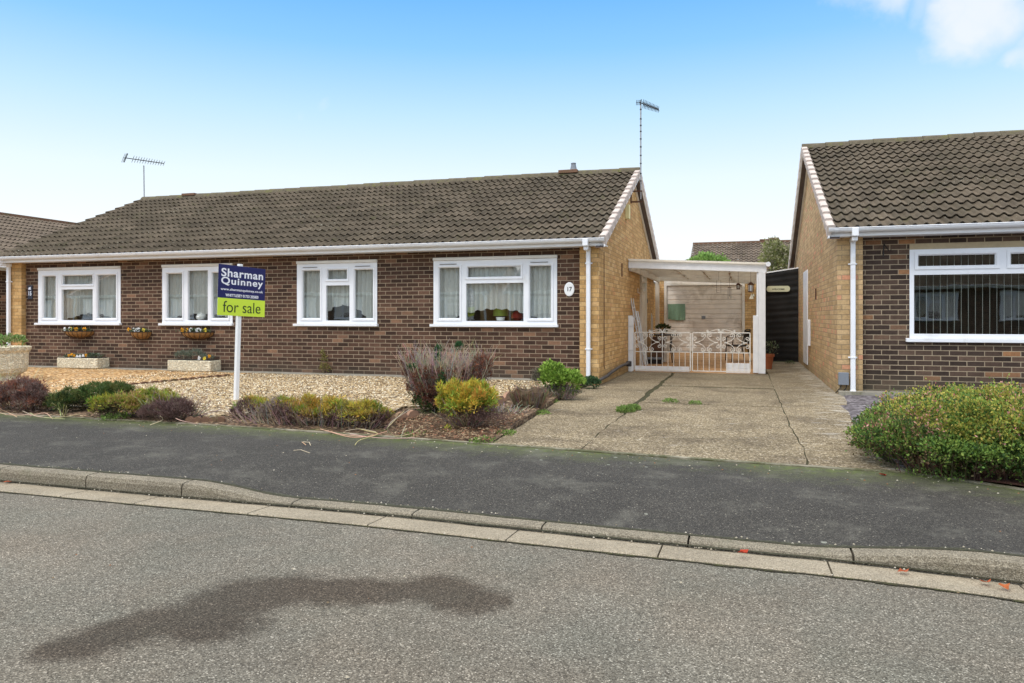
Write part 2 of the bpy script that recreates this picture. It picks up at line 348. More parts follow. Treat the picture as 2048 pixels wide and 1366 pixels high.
    M['lace'] = g.m
    # foliage: colour per leaf
    g = N('foliage'); c, f = attr(g, 'col')
    g.set(c, .65, .25); tl = g.n('BsdfTranslucent'); g.L(c, tl.inputs[0])
    ms = g.n('MixShader'); ms.inputs[0].default_value = .22; g.L(g.b.outputs[0], ms.inputs[1]); g.L(tl.outputs[0], ms.inputs[2]); g.L(ms.outputs[0], g.out.inputs[0])
    M['leaf'] = g.m
    g = N('twig'); c, f = attr(g, 'col'); g.set(c, .9, .15); M['twig'] = g.m
    return M
M = make_mats()

# ------------------------------------------------------------------ foliage
def clumps(blobs, n, rs, flat=.75):
    """break big ellipsoids into many small tufts set over their surface"""
    out = []; w = [b[3]*b[4]+b[5]*(b[3]+b[4]) for b in blobs]; tot = sum(w)
    for b, q in zip(blobs, w):
        for i in range(max(4, int(n*q/tot))):
            d = Vector((random.gauss(0,1), random.gauss(0,1), abs(random.gauss(0,1))*.9-.12)).normalized()
            f = random.uniform(.72, 1.04); r_ = rs*random.uniform(.6, 1.4)
            out.append((b[0]+d.x*b[3]*f, b[1]+d.y*b[4]*f, max(.02, b[2]+d.z*b[5]*f), r_, r_, r_*flat))
    return out
def leaves(name, blobs, n, size, cols, parent, kind='leaf', surf=.75, up=.35, asp=.55, colf=None, zmin=None, gap=0, clump=.0):
    """n small faces spread through the blobs (x,y,z,rx,ry,rz)."""
    w = np.array([b[3]*b[4] + b[4]*b[5] + b[3]*b[5] for b in blobs]); w = w / w.sum()
    bi = rng.choice(len(blobs), n, p=w); B = np.array(blobs)[bi]
    d = rng.normal(size=(n, 3)); d /= np.linalg.norm(d, axis=1)[:, None]
    d[:, 2] = np.where(rng.random(n) < .8, np.abs(d[:, 2]), d[:, 2])
    r = np.where(rng.random(n) < surf, 1 - .22 * rng.random(n) ** 1.5, rng.random(n) ** (1/3))
    # lumpy outline
    lump = 1 + .16 * np.sin(d[:, 0]*7 + B[:, 0]*9) * np.cos(d[:, 1]*6 + B[:, 1]*5) + .10 * np.sin(d[:, 2]*9 + d[:, 0]*13 + bi) + .06 * rng.normal(size=n)
    p = B[:, :3] + d * B[:, 3:6] * (r * lump)[:, None]
    keep = np.ones(n, bool)
    if zmin is not None: keep &= p[:, 2] > zmin
    if gap:
        q = np.sin(p[:, 0]*17+1) + np.sin(p[:, 1]*19+2) + np.sin(p[:, 2]*23+3) + np.sin((p[:, 0]+p[:, 2])*31)
        keep &= (q > -1.6 + gap) | (rng.random(n) < .25)
    p = p[keep]; d = d[keep]; n = len(p)
    ax = d * .9 + rng.normal(size=(n, 3)) * .55; ax[:, 2] += up
    ax /= np.linalg.norm(ax, axis=1)[:, None]
    o = rng.normal(size=(n, 3)); sd = np.cross(ax, o); sd /= np.linalg.norm(sd, axis=1)[:, None] + 1e-9
    s = size * (.6 + .8 * rng.random(n))[:, None]
    if kind == 'leaf':
        V = np.stack([p, p + ax*s*.5 + sd*s*asp/2, p + ax*s, p + ax*s*.5 - sd*s*asp/2], 1)
        F_ = np.arange(n*4).reshape(n, 4)
    else:   # needle sprig
        V = np.stack([p - sd*s*asp/2, p + sd*s*asp/2, p + ax*s], 1)
        F_ = np.arange(n*3).reshape(n, 3)
    k = V.shape[1]
    ci = rng.integers(0, len(cols), n); bk_ = bi[keep]
    if clump:
        cb = rng.integers(0, len(cols), len(blobs)); ci = np.where(rng.random(n) < clump, cb[bk_], ci)
    C = np.array(cols)[ci]
    if clump: C = C * (.78 + .44*rng.random(len(blobs)))[bk_][:, None]
    if colf is not None: C = colf(p, C)
    C = C * (.75 + .5 * rng.random(n))[:, None]
    me = bpy.data.meshes.new(name)
    off = np.array(ROOT.get(parent.name, Vector((0,0,0))))
    VV = (V.reshape(-1, 3) - off)
    me.vertices.add(len(VV)); me.vertices.foreach_set('co', VV.ravel())
    me.loops.add(n*k); me.loops.foreach_set('vertex_index', F_.ravel().astype(np.int32))
    me.polygons.add(n); me.polygons.foreach_set('loop_start', np.arange(0, n*k, k, dtype=np.int32))
    try: me.polygons.foreach_set('loop_total', np.full(n, k, dtype=np.int32))
    except Exception: pass
    me.materials.append(M['leaf']); me.update(calc_edges=True)
    at = me.color_attributes.new('col', 'FLOAT_COLOR', 'POINT')
    CC = np.ones((len(VV), 4), np.float32); CC[:, :3] = np.repeat(np.clip(C, 0, 1), k, 0)
    at.data.foreach_set('color', CC.ravel())
    ob = bpy.data.objects.new(name, me); COL.objects.link(ob); ob.parent = parent; ROOT[ob.name] = Vector(off)
    return ob
def twigs(name, n, base, spread, length, r, col, parent, flare=.6, curve=.15, segs=3, zb=0, br=0):
    m = MB()
    for i in range(n):
        a = random.random()*2*math.pi; q = math.sqrt(random.random())
        p = Vector((base[0]+math.cos(a)*spread[0]*q, base[1]+math.sin(a)*spread[1]*q, base[2]+zb*random.random()))
        d = Vector((math.cos(a)*flare*q, math.sin(a)*flare*q, 1)).normalized()
        L = length*(.6+.5*random.random()); pts = [p]
        for k in range(segs):
            d = (d + Vector((random.uniform(-1,1), random.uniform(-1,1), random.uniform(-.4,.6)))*curve).normalized()
            pts.append(pts[-1]+d*L/segs)
        c = tuple(x*random.uniform(.7,1.3) for x in col)
        m.tube(pts, [r*(1-.75*j/segs) for j in range(segs+1)], 3, False, c)
        for b in range(br):
            j = random.randint(1, segs); d2 = (d+Vector((random.uniform(-1,1), random.uniform(-1,1), random.uniform(-.2,.8)))).normalized()
            m.tube([pts[j], pts[j]+d2*L*.25], [r*.5, r*.2], 3, False, c)
    return m.build(name, M['twig'], parent)

# ------------------------------------------------------------------ ground
def interp(pts, x):
    pts = sorted(pts)
    if x <= pts[0][0]: return pts[0][1]
    for (a, b), (c, d) in zip(pts, pts[1:]):
        if x <= c: return b + (d-b)*(x-a)/(c-a)
    return pts[-1][1]
ZR = -.12
chan = [G(u, v, ZR) for u, v in ((0,986),(278,1012.8),(497,1032.6),(750,1057),(1012,1087),(1315,1120),(1550,1145.5),(1778,1168),(2048,1208))]
chanp = [(-60, 4.3), (-12, 4.08)] + [(p.x, p.y) for p in chan] + [(4, 3.45), (8, 2.2), (20, -5)]
def smoothY(pts, x, w=.35):
    return sum(interp(pts, x+d*w) for d in (-1,-.5,0,.5,1))/5
def chY(x): return smoothY(chanp, x)
backp = [(-60, 7.6)] + [(G(u, v).x, G(u, v).y) for u, v in ((0,828),(420,851),(700,869),(960,888),(1170,903),(1340,915),(1550,930),(1700,940),(1847,949),(2048,982))] + [(3.2, 5.1), (6, 3.6), (20, -3)]
def bkY(x): return smoothY(backp, x, .2)
# kerb top height along X
xd0 = G(371, 997, ZR).x; xd1 = G(585, 1010, ZR).x; xd2 = G(1600, 1120, ZR).x; xd3 = G(2000, 1160, ZR).x
def kz(x):
    def sm(a, b, t): t = min(1, max(0, (t-a)/(b-a))); return t*t*(3-2*t)
    drop = sm(xd0, xd1, x) * (1 - sm(xd2, xd3, x))
    return -.012 - .072*drop
CW, KW = .25, .135

def grid(name, xs, ys_fn, zfn, mat, nv, attrs=None):
    m = MB(); n = len(xs)
    for j in range(nv+1):
        for x in xs:
            y = ys_fn(x, j/nv); m.v.append((x, y, zfn(x, y, j/nv)))
    for j in range(nv):
        for i in range(n-1): m.f.append((j*n+i, j*n+i+1, (j+1)*n+i+1, (j+1)*n+i))
    o = m.build(name, mat)
    if attrs:
        for an, fn in attrs.items():
            at = o.data.attributes.new(an, 'FLOAT', 'POINT')
            at.data.foreach_set('value', [fn(*p) for p in m.v])
    return o
ground = MB(); ground.add([(-600,-600,-.20),(600,-600,-.20),(600,900,-.20),(-600,900,-.20)], [(0,1,2,3)])
struct(ground.build('ground', M['ground']))
# road with its old oil stain
st = [(G(u, v, ZR), r) for u, v, r in ((85,1318,.08),(115,1315,.13),(170,1305,.16),(230,1282,.18),(300,1262,.20),(370,1252,.24),(410,1258,.25),(455,1215,.24),(520,1195,.26),(590,1185,.24),(650,1190,.22),(710,1190,.22),(765,1202,.12),(830,1190,.17),(880,1180,.20),(920,1205,.22),(965,1205,.14),(1005,1206,.06))]
def stain(x, y, z):
    if not (-5 < x < 1 and 1.5 < y < 4.2): return 0
    return max(0, min(1, max(1.25 - .75*math.hypot((x-c.x), (y-c.y)*1.25)/r for c, r in st)))
xs = [-60,-40,-25,-16,-12,-9] + list(np.arange(-7.5, 2.6, .06)) + [3,4,5,6.5,8,11,15,20]
def road_y(x, t):
    c = chY(x)
    return c - 5.2*t**1.5 if x < 8 else c - 5.2*t
struct(grid('road', xs, lambda x, t: chY(x) - (0.0 + 6.8*t**1.3), lambda x, y, t: ZR + .006 + .03*math.sin(min(1, t*1.2)*math.pi/2), M['road'], 70, {'stain': stain}))
struct(grid('far_pavement', [-60,-20,0,20,60], lambda x, t: interp(chanp, x)-6.8-2.5*t if x < 8 else -9-2*t, lambda x, y, t: .0, M['pave'], 1, {'moss': lambda *a: .2}))
# moss line between road and channel
m = MB(); xl = list(np.arange(-8, 3, .05))
for i, x in enumerate(xl[:-1]):
    x2 = xl[i+1]; w = .006 + .012*abs(math.sin(x*7.3)+math.sin(x*17))*.5*(1.8 if x > -1 else .8)
    m.add([(x, chY(x)-w, ZR+.0115),(x2, chY(x2)-w, ZR+.0115),(x2, chY(x2)+.006, ZR+.0115),(x, chY(x)+.006, ZR+.0115)], [(0,1,2,3)])
struct(m.build('moss_strip', M['moss']), 'stuff')
# channel blocks and kerb stones: real units with open joints
def unit(m, x0, x1, prof, n=6):
    """prof(x) -> list of (y, z) round the section"""
    k = len(prof(x0)); base = len(m.v)
    for i in range(n+1):
        x = x0 + (x1-x0)*i/n
        for y, z in prof(x): m.v.append((x, y, z))
    for i in range(n):
        for j in range(k): m.f.append(tuple(base+q for q in (i*k+j, i*k+(j+1) % k, (i+1)*k+(j+1) % k, (i+1)*k+j)))
    m.f.append(tuple(base+j for j in range(k-1, -1, -1))); m.f.append(tuple(base+n*k+j for j in range(k)))
cj = [G(u, v, ZR).x for u, v in ((110,1000),(278,1008),(505,1028),(745,1050),(1018,1080),(1318,1112),(1663,1150))]
kj = [G(u, v, ZR+.04).x for u, v in ((169,970),(366,985),(583,1004),(820,1028),(1080,1055),(1375,1085),(1710,1120))]
def extend(js):
    js = sorted(js); a = (js[-1]-js[0])/(len(js)-1)
    js = [js[0]-a*i for i in range(30, 0, -1)] + js + [js[-1]+a*i for i in range(1, 5)]
    return js
def chan_prof(x): c = chY(x); return [(c+.004, ZR-.1), (c+CW, ZR-.1), (c+CW, ZR+.006), (c+.012, ZR+.018), (c+.004, ZR+.012)]
def kerb_prof(x):
    c = chY(x)+CW+.004; z = kz(x)
    b = .022 if z > -.06 else .018
    return [(c+.004, ZR-.1), (c+KW, ZR-.1), (c+KW, z), (c+b+.02, z-.001), (c+b*.7, z-.006), (c+.008, z-b), (c+.003, z-b-.01)]
m = MB(); js = extend(cj)
for a, b in zip(js, js[1:]): unit(m, a+.005, b-.005, chan_prof)
struct(m.build('gutter_channel', M['channel']))
m = MB(); js = extend(kj)
for a, b in zip(js, js[1:]): unit(m, a+.006, b-.006, kerb_prof)
struct(m.build('kerb', M['kerb']))
m = MB()
for i, x in enumerate(xl[:-1]):
    x2 = xl[i+1]
    f = lambda q: chY(q)+CW+.006; w = lambda q: .010+.012*abs(math.sin(q*5.1)+math.sin(q*13))*.5
    m.add([(x, f(x)-w(x), ZR+.0195),(x2, f(x2)-w(x2), ZR+.0195),(x2, f(x2)+.006, ZR+.0205),(x, f(x)+.006, ZR+.0205)], [(0,1,2,3)])
    f = lambda q: chY(q)+CW+KW; 
    m.add([(x, f(x)-w(x+3)*.7, kz(x)+.002),(x2, f(x2)-w(x2+3)*.7, kz(x2)+.002),(x2, f(x2)+.02, kz(x2)+.002),(x, f(x)+.02, kz(x)+.002)], [(0,1,2,3)])
struct(m.build('kerb_grime', gen('grime', (.05,.048,.028), 1, .5, 40, .6, 120)), 'stuff')
# pavement
def pv_y(x, t):
    a = chY(x)+CW+KW+.006+.006*math.sin(x*23)+.004*math.sin(x*57); return a + (bkY(x)-a)*t
def pv_z(x, y, t):
    k = kz(x); e = -.004; s = min(1, t*2.2)
    return (k-.006) + (e-(k-.006))*(s*s*(3-2*s)*.8 + .2*t) + .003*math.sin(x*2.3+y*3)
def mossf(x, y, z):
    b = bkY(x); c = chY(x)+CW+KW
    return max(0, 1-(b-y)/.75)*(1.0 if x < -1 else .75) + max(0, 1-(y-c)/.10)*.9 + (.25 if x > 0 else 0)*max(0, 1-(b-y)/1.4)
xs2 = [-60,-40,-25,-18,-14,-11,-9.5] + list(np.arange(-9, 3.2, .08)) + [3.5,4,5,6.5,8,11,15,20]
struct(grid('pavement', xs2, pv_y, pv_z, M['pave'], 22, {'moss': mossf}))
# driveway slabs with open joints
XL, X1, X2 = -2.36, -1.37, .475
def dl(y): return interp([(6.3,-2.2),(8,-2.30),(10,-2.45),(12.3,-2.52),(12.45,-2.34),(30,-2.34)], y)
def dr(y): return interp([(5.6,1.75),(5.9,1.6),(6.2,1.30),(6.6,1.10),(7.6,1.03),(9,1.15),(11.6,1.40),(12.1,1.352),(30,1.352)], y)
def slab(m, xa, xb, ya, yb, z=.0, n=14):
    k = 6; base = len(m.v)
    for j in range(n+1):
        for i in range(k+1):
            def yy(x):
                a = ya(x) if callable(ya) else ya + .008*math.sin(x*9+ya*3)
                b = yb(x) if callable(yb) else yb + .008*math.sin(x*9+yb*3)
                return a, b
            y0 = (ya(0) if callable(ya) else ya); 
            t = j/n
            yg = yy(-.5); yr = yg[0] + (yg[1]-yg[0])*t
            xl = xa(yr); xr = xb(yr); x = xl + (xr-xl)*i/k
            a, b = yy(x); y = a + (b-a)*t
            m.v.append((x + .006*math.sin(y*11+i), y, z + .0015*math.sin(x*5+y*4)))
    for j in range(n):
        for i in range(k):
            q = base + j*(k+1)+i; m.f.append((q, q+1, q+k+2, q+k+1))
    ring = [base+i for i in range(k+1)] + [base+j*(k+1)+k for j in range(1, n+1)] + [base+n*(k+1)+i for i in range(k-1, -1, -1)] + [base+j*(k+1) for j in range(n-1, 0, -1)]
    b2 = len(m.v)
    for q in ring: p = m.v[q]; m.v.append((p[0], p[1], z-.06))
    for i in range(len(ring)): j = (i+1) % len(ring); m.f.append((ring[i], b2+i, b2+j, ring[j]))
m = MB(); by = lambda x: bkY(x)+.055
c1 = lambda y: X1 + .012*math.sin(y*3.1) + .006*math.sin(y*11)
wj = lambda y: interp([(6.4,.004),(8.5,.006),(9.4,.03),(12,.045),(14,.03),(15.8,.03)], y)
c2 = lambda y: X2 + .035*max(0, 1-abs(y-7.1)/.9) + .004*math.sin(y*5) + .004*math.sin(y*17)
slab(m, dl, lambda y: c1(y)-wj(y), by, 10.62); slab(m, dl, lambda y: c1(y)-wj(y), 10.63, 15.72)
ymid = [G(1340, 772).y, G(1300, 805).y]
slab(m, lambda y: c1(y)+wj(y), lambda y: c2(y)-.005, by, lambda x: ymid[1]-.018-.02*abs(math.sin(x*5)))
slab(m, lambda y: c1(y)+wj(y), lambda y: c2(y)-.006, lambda x: ymid[1]+.018+.02*abs(math.sin(x*3.3)), lambda x: ymid[0]-.04-.02*math.sin(x*7), -.003)
slab(m, lambda y: c1(y)+wj(y), lambda y: c2(y)-.006, lambda x: ymid[0]+.04+.015*math.sin(x*9), 13.1, .002)
slab(m, lambda y: c1(y)+wj(y), lambda y: c2(y)-.006, 13.14, 15.72, .001)
slab(m, lambda y: c2(y)+.005, dr, by, G(1600, 885).y, .0); slab(m, lambda y: c2(y)+.006, dr, G(1600, 885).y+.012, 11.0, .001); slab(m, lambda y: c2(y)+.006, dr, 11.012, 20.2)
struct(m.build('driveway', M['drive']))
m = MB(); m.box(-2.34, .41, 15.76, 24.7, -.1, -.003); struct(m.build('patio', M['patio']))
m = MB(); m.add([(-2.55,bkY(-2.3)+.06,-.006),(1.25,bkY(1.2)+.06,-.006),(1.36,15.6,-.006),(-2.5,15.6,-.006)], [(0,1,2,3)]); m.add([(.48,15.6,-.006),(1.36,15.6,-.006),(1.36,20.3,-.006),(.48,20.3,-.006)], [(0,1,2,3)]); struct(m.build('joint_dirt', M['moss']), 'stuff')
# pin kerb between drive / beds and pavement
m = MB(); xs3 = list(np.arange(-9.5, 3.0, .12)); k = len(xs3)
for x in xs3:
    y = bkY(x)
    for dy, z in ((0,-.05),(0,.006),(.05,.008),(.05,-.05)): m.v.append((x, y+dy, z))
for i in range(k-1):
    for j in range(3): m.f.append((i*4+j, (i+1)*4+j, (i+1)*4+j+1, i*4+j+1))
struct(m.build('edging_kerb', gen('mossy_edging_concrete', (.27,.24,.18), .95, .25, 6, .5, 120, col2=(.095,.095,.045), c2t=.5)))

# gardens: soil bed by the pavement, two gravels, path by the wall
WY = 12.54
def gz(x, y):
    t = max(0, min(1, (y-6.6)/1.2)); return .012 + .045*t
struct(grid('soil_bed', list(np.arange(-22, -2.1, .2)), lambda x, t: bkY(x)+.05 + (12.2-bkY(x))*t, lambda x, y, t: gz(x, y)-.006 + .012*math.sin(x*3+y*4)*math.sin(x*7), M['soil'], 30))
o = bpy.data.objects['soil_bed']
# trim right side of soil along the drive: pull verts left of the drive edge
for v in o.data.vertices:
    lim = dl(v.co.y)-.01
    if v.co.x > lim: v.co.x = lim
# gravel areas as sheets following the soil
div0, div1 = G(460, 753, .05), G(235, 775, .05)
def divX(y):
    t = (y-div1.y)/(div0.y-div1.y); return div1.x + (div0.x-div1.x)*t
def grav_r(y): return interp([(7.2,G(800,836).x),(8.0,G(830,820).x),(8.2,-3.95),(9.0,-3.2),(12.4,-2.75)], y)
def sheet(name, mat, xl, xr, y0, y1, z0):
    m = MB(); ny, nx = 60, 50
    for j in range(ny+1):
        y = y0+(y1-y0)*j/ny; a, b = xl(y), xr(y); y_ = y
        for i in range(nx+1):
            x = a+(b-a)*i/nx; y = y_ + (1-j/ny)**3*(.14*math.sin(x*2.3)+.06*math.sin(x*9)+.03*math.sin(x*23)); m.v.append((x, y, gz(x, y)+z0 + .008*math.sin(x*5+y*3)*math.sin(y*6)))
    for j in range(ny):
        for i in range(nx): q = j*(nx+1)+i; m.f.append((q, q+1, q+nx+2, q+nx+1))
    return struct(m.build(name, mat), 'structure')
sheet('gravel', M['gravel'], lambda y: max(-13.5, divX(y)), lambda y: grav_r(max(y, 7.2)), 7.12, 12.2, .010)
sheet('golden_gravel', M['gravel_gold'], lambda y: -16.2, lambda y: divX(y)-.03, 7.3, 12.25, .012)
m = MB(); m.box(-15.9, -2.55, 12.2, 12.60, -.05, .075); struct(m.build('wall_path', M['concrete']))
def skirt(o, dz=.12):
    import bmesh
    bm = bmesh.new(); bm.from_mesh(o.data); e = [x for x in bm.edges if x.is_boundary]
    q = bmesh.ops.extrude_edge_only(bm, edges=e)
    for v in q['geom']:
        if isinstance(v, bmesh.types.BMVert): v.co.z -= dz
    bm.to_mesh(o.data); bm.free()
for n_ in ('soil_bed', 'gravel', 'golden_gravel'): skirt(bpy.data.objects[n_])
def rocks(name, n, xr, yr, cols, s):
    m = MB()
    for i in range(n):
        x = random.uniform(*xr); y = random.uniform(*yr)
        if x > grav_r(y) - .03 or y < bkY(x)+.1: continue
        r = s*random.uniform(.6, 1.5); c = random.choice(cols); z = gz(x, y)+.012
        pts = [(x+r*math.cos(a+random.random()*.5), y+r*.8*math.sin(a), z) for a in (0,1.3,2.5,3.8,5)]
        m.add(pts + [(x, y, z+r*.75)], [(0,1,5),(1,2,5),(2,3,5),(3,4,5),(4,0,5)], c)
    o = m.build(name, M['twig']); return struct(o, 'stuff')
rocks('gravel_stones', 16000, (-11, -2.8), (7.4, 12.1), [(.56,.43,.25),(.36,.25,.13),(.74,.66,.50),(.20,.13,.07),(.46,.32,.16),(.09,.06,.035)], .013)
m0 = MB()
m = MB()
m.box(-16.2, -17.9, 6.8, 30, -.1, .02)
struct(m.build('side_path', M['concrete']))
# right garden
struct(grid('slate_bed', list(np.arange(1.0, 12, .25)), lambda x, t: bkY(min(x, 3))+.05 + (12.1-bkY(min(x, 3)))*t if x > 1.9 else 6.2+(12.1-6.2)*t, lambda x, y, t: .006 if x > dr(y)-.05 else -.03, M['slate_chip'], 30))
m = MB(); m.box(1.36, 12, 11.92, 12.3, -.05, .05); struct(m.build('plinth_path', M['concrete']))
m = MB(); hx = [x for x in np.arange(1.2, 6, .1)]
for x in hx:
    for t in (0, .33, .66, 1):
        y = bkY(x)+.05 + 1.6*t; m.v.append((x, y, .014 + .02*math.sin(t*3) + .008*math.sin(x*8+t*5)))
for i in range(len(hx)-1):
    for j in range(3): m.f.append((i*4+j, (i+1)*4+j, (i+1)*4+j+1, i*4+j+1))
m2 = gen('red_soil', (.10,.045,.03), 1, .4, 12, .8, 60)
struct(m.build('hedge_soil', m2))

# ------------------------------------------------------------------ roofs, houses
def slope(mb, o, ex, eu, en, W, Ls, nc, pitch=.15, h=.036, spr=8, jit=.003):
    """tiled slope: o corner at the eave, ex along the eave, eu up the slope, en out of it"""
    o, ex, eu, en = map(Vector, (o, ex, eu, en)); n = int(W/pitch*spr); g = Ls/nc
    prof = []
    for i in range(n+1):
        f = (i/spr) % 1
        hh = h*math.sin(math.pi*f/.62)**1.3 if f < .62 else -.004*math.sin(math.pi*(f-.62)/.38)
        prof.append((min(W, i*pitch/spr), hh))
    rows = []
    for c in range(nc):
        s0 = c*g; s1 = s0+g+.02
        rows += [(s0+.06, .003, c), (s0-.014, .020, c), (s0-.016, .034, c), (min(s1, Ls+.03), .0, c)]
    k = len(prof); base = len(mb.v)
    jt = {}
    for s, d, c in rows:
        for i, (x, hh) in enumerate(prof):
            key = (c, i//(spr*2)); 
            if key not in jt: jt[key] = (random.uniform(-jit, jit), random.uniform(-jit, jit)*2)
            a, b = jt[key]
            p = o + ex*x + eu*(s+b) + en*(d+hh+a)
            mb.v.append(tuple(p))
    for r in range(len(rows)-1):
        if r % 4 == 3: continue
        for i in range(k-1):
            q = base+r*k+i; mb.f.append((q, q+1, q+k+1, q+k))
def house(name, label, X0, X1, Yf, ye, half, zap, zf, mats, wins, nc, panel, group=None, dark_left=False):
    """axis-aligned bungalow. gable walls at X0 and X1, piers' face at Yf, eave line at y=ye, ridge at ye+half."""
    vx0, vx1 = X0-.16, X1+.16
    yr = ye+half; yb = yr+half; wb = yb-.28; ze = zf+.10
    root = thing(name, label, 'bungalow', ((X0+X1)/2, (Yf+wb)/2, 0), group)
    yw = Yf+.11
    # brown panel
    m = MB(); p0, p1 = panel
    xs = sorted({p0, p1, *[x for w in wins for x in (w['x0'], w['x1'])]}); zs = sorted({-.1, zf+.06, *[z for w in wins for z in (w['z0'], w['z1'])]})
    hole = lambda x, z: any(w['x0'] < x < w['x1'] and w['z0'] < z < w['z1'] for w in wins)
    for a, b in zip(xs, xs[1:]):
        for c, d in zip(zs, zs[1:]):
            if not hole((a+b)/2, (c+d)/2):
                m.add([(a,yw,c),(b,yw,c),(b,yw,d),(a,yw,d)], [(0,1,2,3)])
                m.add([(a,yw+.26,c),(b,yw+.26,c),(b,yw+.26,d),(a,yw+.26,d)], [(3,2,1,0)])
    for w in wins:
        a, b, c, d = w['x0'], w['x1'], w['z0'], w['z1']
        m.add([(a,yw,c),(a,yw,d),(a,yw+.26,d),(a,yw+.26,c)], [(0,1,2,3)]); m.add([(b,yw,c),(b,yw,d),(b,yw+.26,d),(b,yw+.26,c)], [(3,2,1,0)])
        m.add([(a,yw,c),(b,yw,c),(b,yw+.26,c),(a,yw+.26,c)], [(3,2,1,0)]); m.add([(a,yw,d),(b,yw,d),(b,yw+.26,d),(a,yw+.26,d)], [(0,1,2,3)])
    m.build('front_wall', mats['brown'], root)
    # gables with piers (pentagon slabs)
    rise = zap-ze; top = zap-.10
    for xa, xb in ((X0, X0+.25), (X1-.25, X1)):
        m = MB(); zb = zf+.06
        zwf = zf + .10 + rise*(Yf-ye)/half - .06
        poly = [(Yf,-.1),(wb,-.1),(wb,zwf),(yr,top),(Yf,zwf)]
        vs = [(xa,y,z) for y, z in poly] + [(xb,y,z) for y, z in poly]
        m.add(vs, [(4,3,2,1,0),(5,6,7,8,9)] + [(i, (i+1) % 5, 5+(i+1) % 5, 5+i) for i in range(5)])
        if xa == X0: m.box(xb, p0, Yf, Yf+.3, -.1, zf+.04)
        else: m.box(p1, xa, Yf, Yf+.3, -.1, zf+.04)
        m.build('gable_wall', mats['yellow'], root)
    m = MB(); m.box(X0+.25, X1-.25, wb-.25, wb, -.1, zf+.05); m.build('rear_wall', mats['yellow'], root)
    # rooms
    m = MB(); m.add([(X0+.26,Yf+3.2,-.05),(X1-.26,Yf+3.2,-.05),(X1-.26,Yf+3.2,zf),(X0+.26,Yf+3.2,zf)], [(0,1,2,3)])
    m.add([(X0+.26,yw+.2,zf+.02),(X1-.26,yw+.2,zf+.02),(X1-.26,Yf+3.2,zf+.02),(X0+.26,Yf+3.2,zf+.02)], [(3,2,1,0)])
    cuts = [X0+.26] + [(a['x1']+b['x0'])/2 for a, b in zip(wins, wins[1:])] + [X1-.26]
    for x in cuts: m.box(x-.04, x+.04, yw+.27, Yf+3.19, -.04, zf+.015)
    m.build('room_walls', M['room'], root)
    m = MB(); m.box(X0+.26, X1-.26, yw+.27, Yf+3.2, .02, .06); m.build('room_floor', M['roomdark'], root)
    # roof
    pit = math.atan2(zap-ze, half); Ls = math.hypot(half, zap-ze)
    m = MB()
    slope(m, (vx0+.05, ye, ze), (1,0,0), (0,math.cos(pit),math.sin(pit)), (0,-math.sin(pit),math.cos(pit)), vx1-vx0-.10, Ls, nc)
    slope(m, (vx0+.05, yb, ze), (1,0,0), (0,-math.cos(pit),math.sin(pit)), (0,math.sin(pit),math.cos(pit)), vx1-vx0-.10, Ls, nc, spr=4)
    roof = m.build('roof', mats['tile'], root, smooth=False)
    # underlay closes the roof
    m = MB()
    m.add([(vx0+.04,ye,ze-.02),(vx1-.04,ye,ze-.02),(vx1-.04,yr,zap-.02),(vx0+.04,yr,zap-.02),(vx1-.04,yb,ze-.02),(vx0+.04,yb,ze-.02)], [(0,1,2,3),(3,2,4,5)])
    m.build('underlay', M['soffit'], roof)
    # ridge tiles
    m = MB(); n = int((vx1-vx0)/.45); 
    for i in range(n):
        a = vx0+(vx1-vx0)*i/n; b = a+(vx1-vx0)/n; j = random.uniform(-.006,.006)
        ring = [(-.135,-.03),(-.09,.045),(-.03,.082),(.03,.082),(.09,.045),(.135,-.03)]
        vs = [(x, yr+y, zap+z+j+(0.01 if x == a else 0)) for x in (a, b-.004) for y, z in ring]
        m.add(vs, [(i2, i2+1, i2+7, i2+6) for i2 in range(5)] + [tuple(range(6)), tuple(range(11,5,-1))])
    m.build('ridge_tiles', M['ridge'], roof)
    # verges: caps, bargeboards, soffits
    for sx, xv in ((-1, vx0), (1, vx1)):
        m = MB(); g = Ls/nc
        for sgn, yy in ((1, ye), (-1, yb)):
            for c in range(nc):
                s0 = c*g-.02; s1 = (c+1)*g+.01
                pts = []
                for s in (s0, s1):
                    up = .072 if s == s0 else .034
                    y = yy+sgn*math.cos(pit)*s; z = ze+math.sin(pit)*s
                    nz = math.cos(pit); ny = -sgn*math.sin(pit)
                    for xo, d in ((xv-sx*.105, up-.016), (xv-sx*.085, up+.004), (xv-sx*.002, up+.004), (xv+sx*.014, up-.010), (xv+sx*(.014 if s == s0 else .004), -.10+ (0 if s == s0 else .02)), (xv-sx*.02, -.10)):
                        pts.append((xo, y+ny*d, z+nz*d))
                m.add(pts, [(i, (i+1) % 6, 6+(i+1) % 6, 6+i) for i in range(6)] + [tuple(range(5,-1,-1)), tuple(range(6,12))])
            m.box(0,0,0,0,0,0) if False else None
        m.build('verge_caps', mats['tile'] if (sx < 0 and dark_left) else M['verge'], roof)
        m = MB()
        for sgn, yy in ((1, ye), (-1, yb)):
            a0 = (yy+sgn*.0, ze-.095); a1 = (yr, zap-.095)
            x0_, x1_ = sorted((xv-sx*.004, xv-sx*.026))
            lo = .055
            vs = [(x, y, z) for x in (x0_, x1_) for y, z in (a0, a1, (a1[0], a1[1]-lo), (a0[0], a0[1]-lo*.55))]
            m.add(vs, [(0,1,2,3),(7,6,5,4),(0,4,5,1),(1,5,6,2),(2,6,7,3),(3,7,4,0)])
        m.build('bargeboard', M['upvc'], roof)
        m = MB(); xw = X0 if sx < 0 else X1
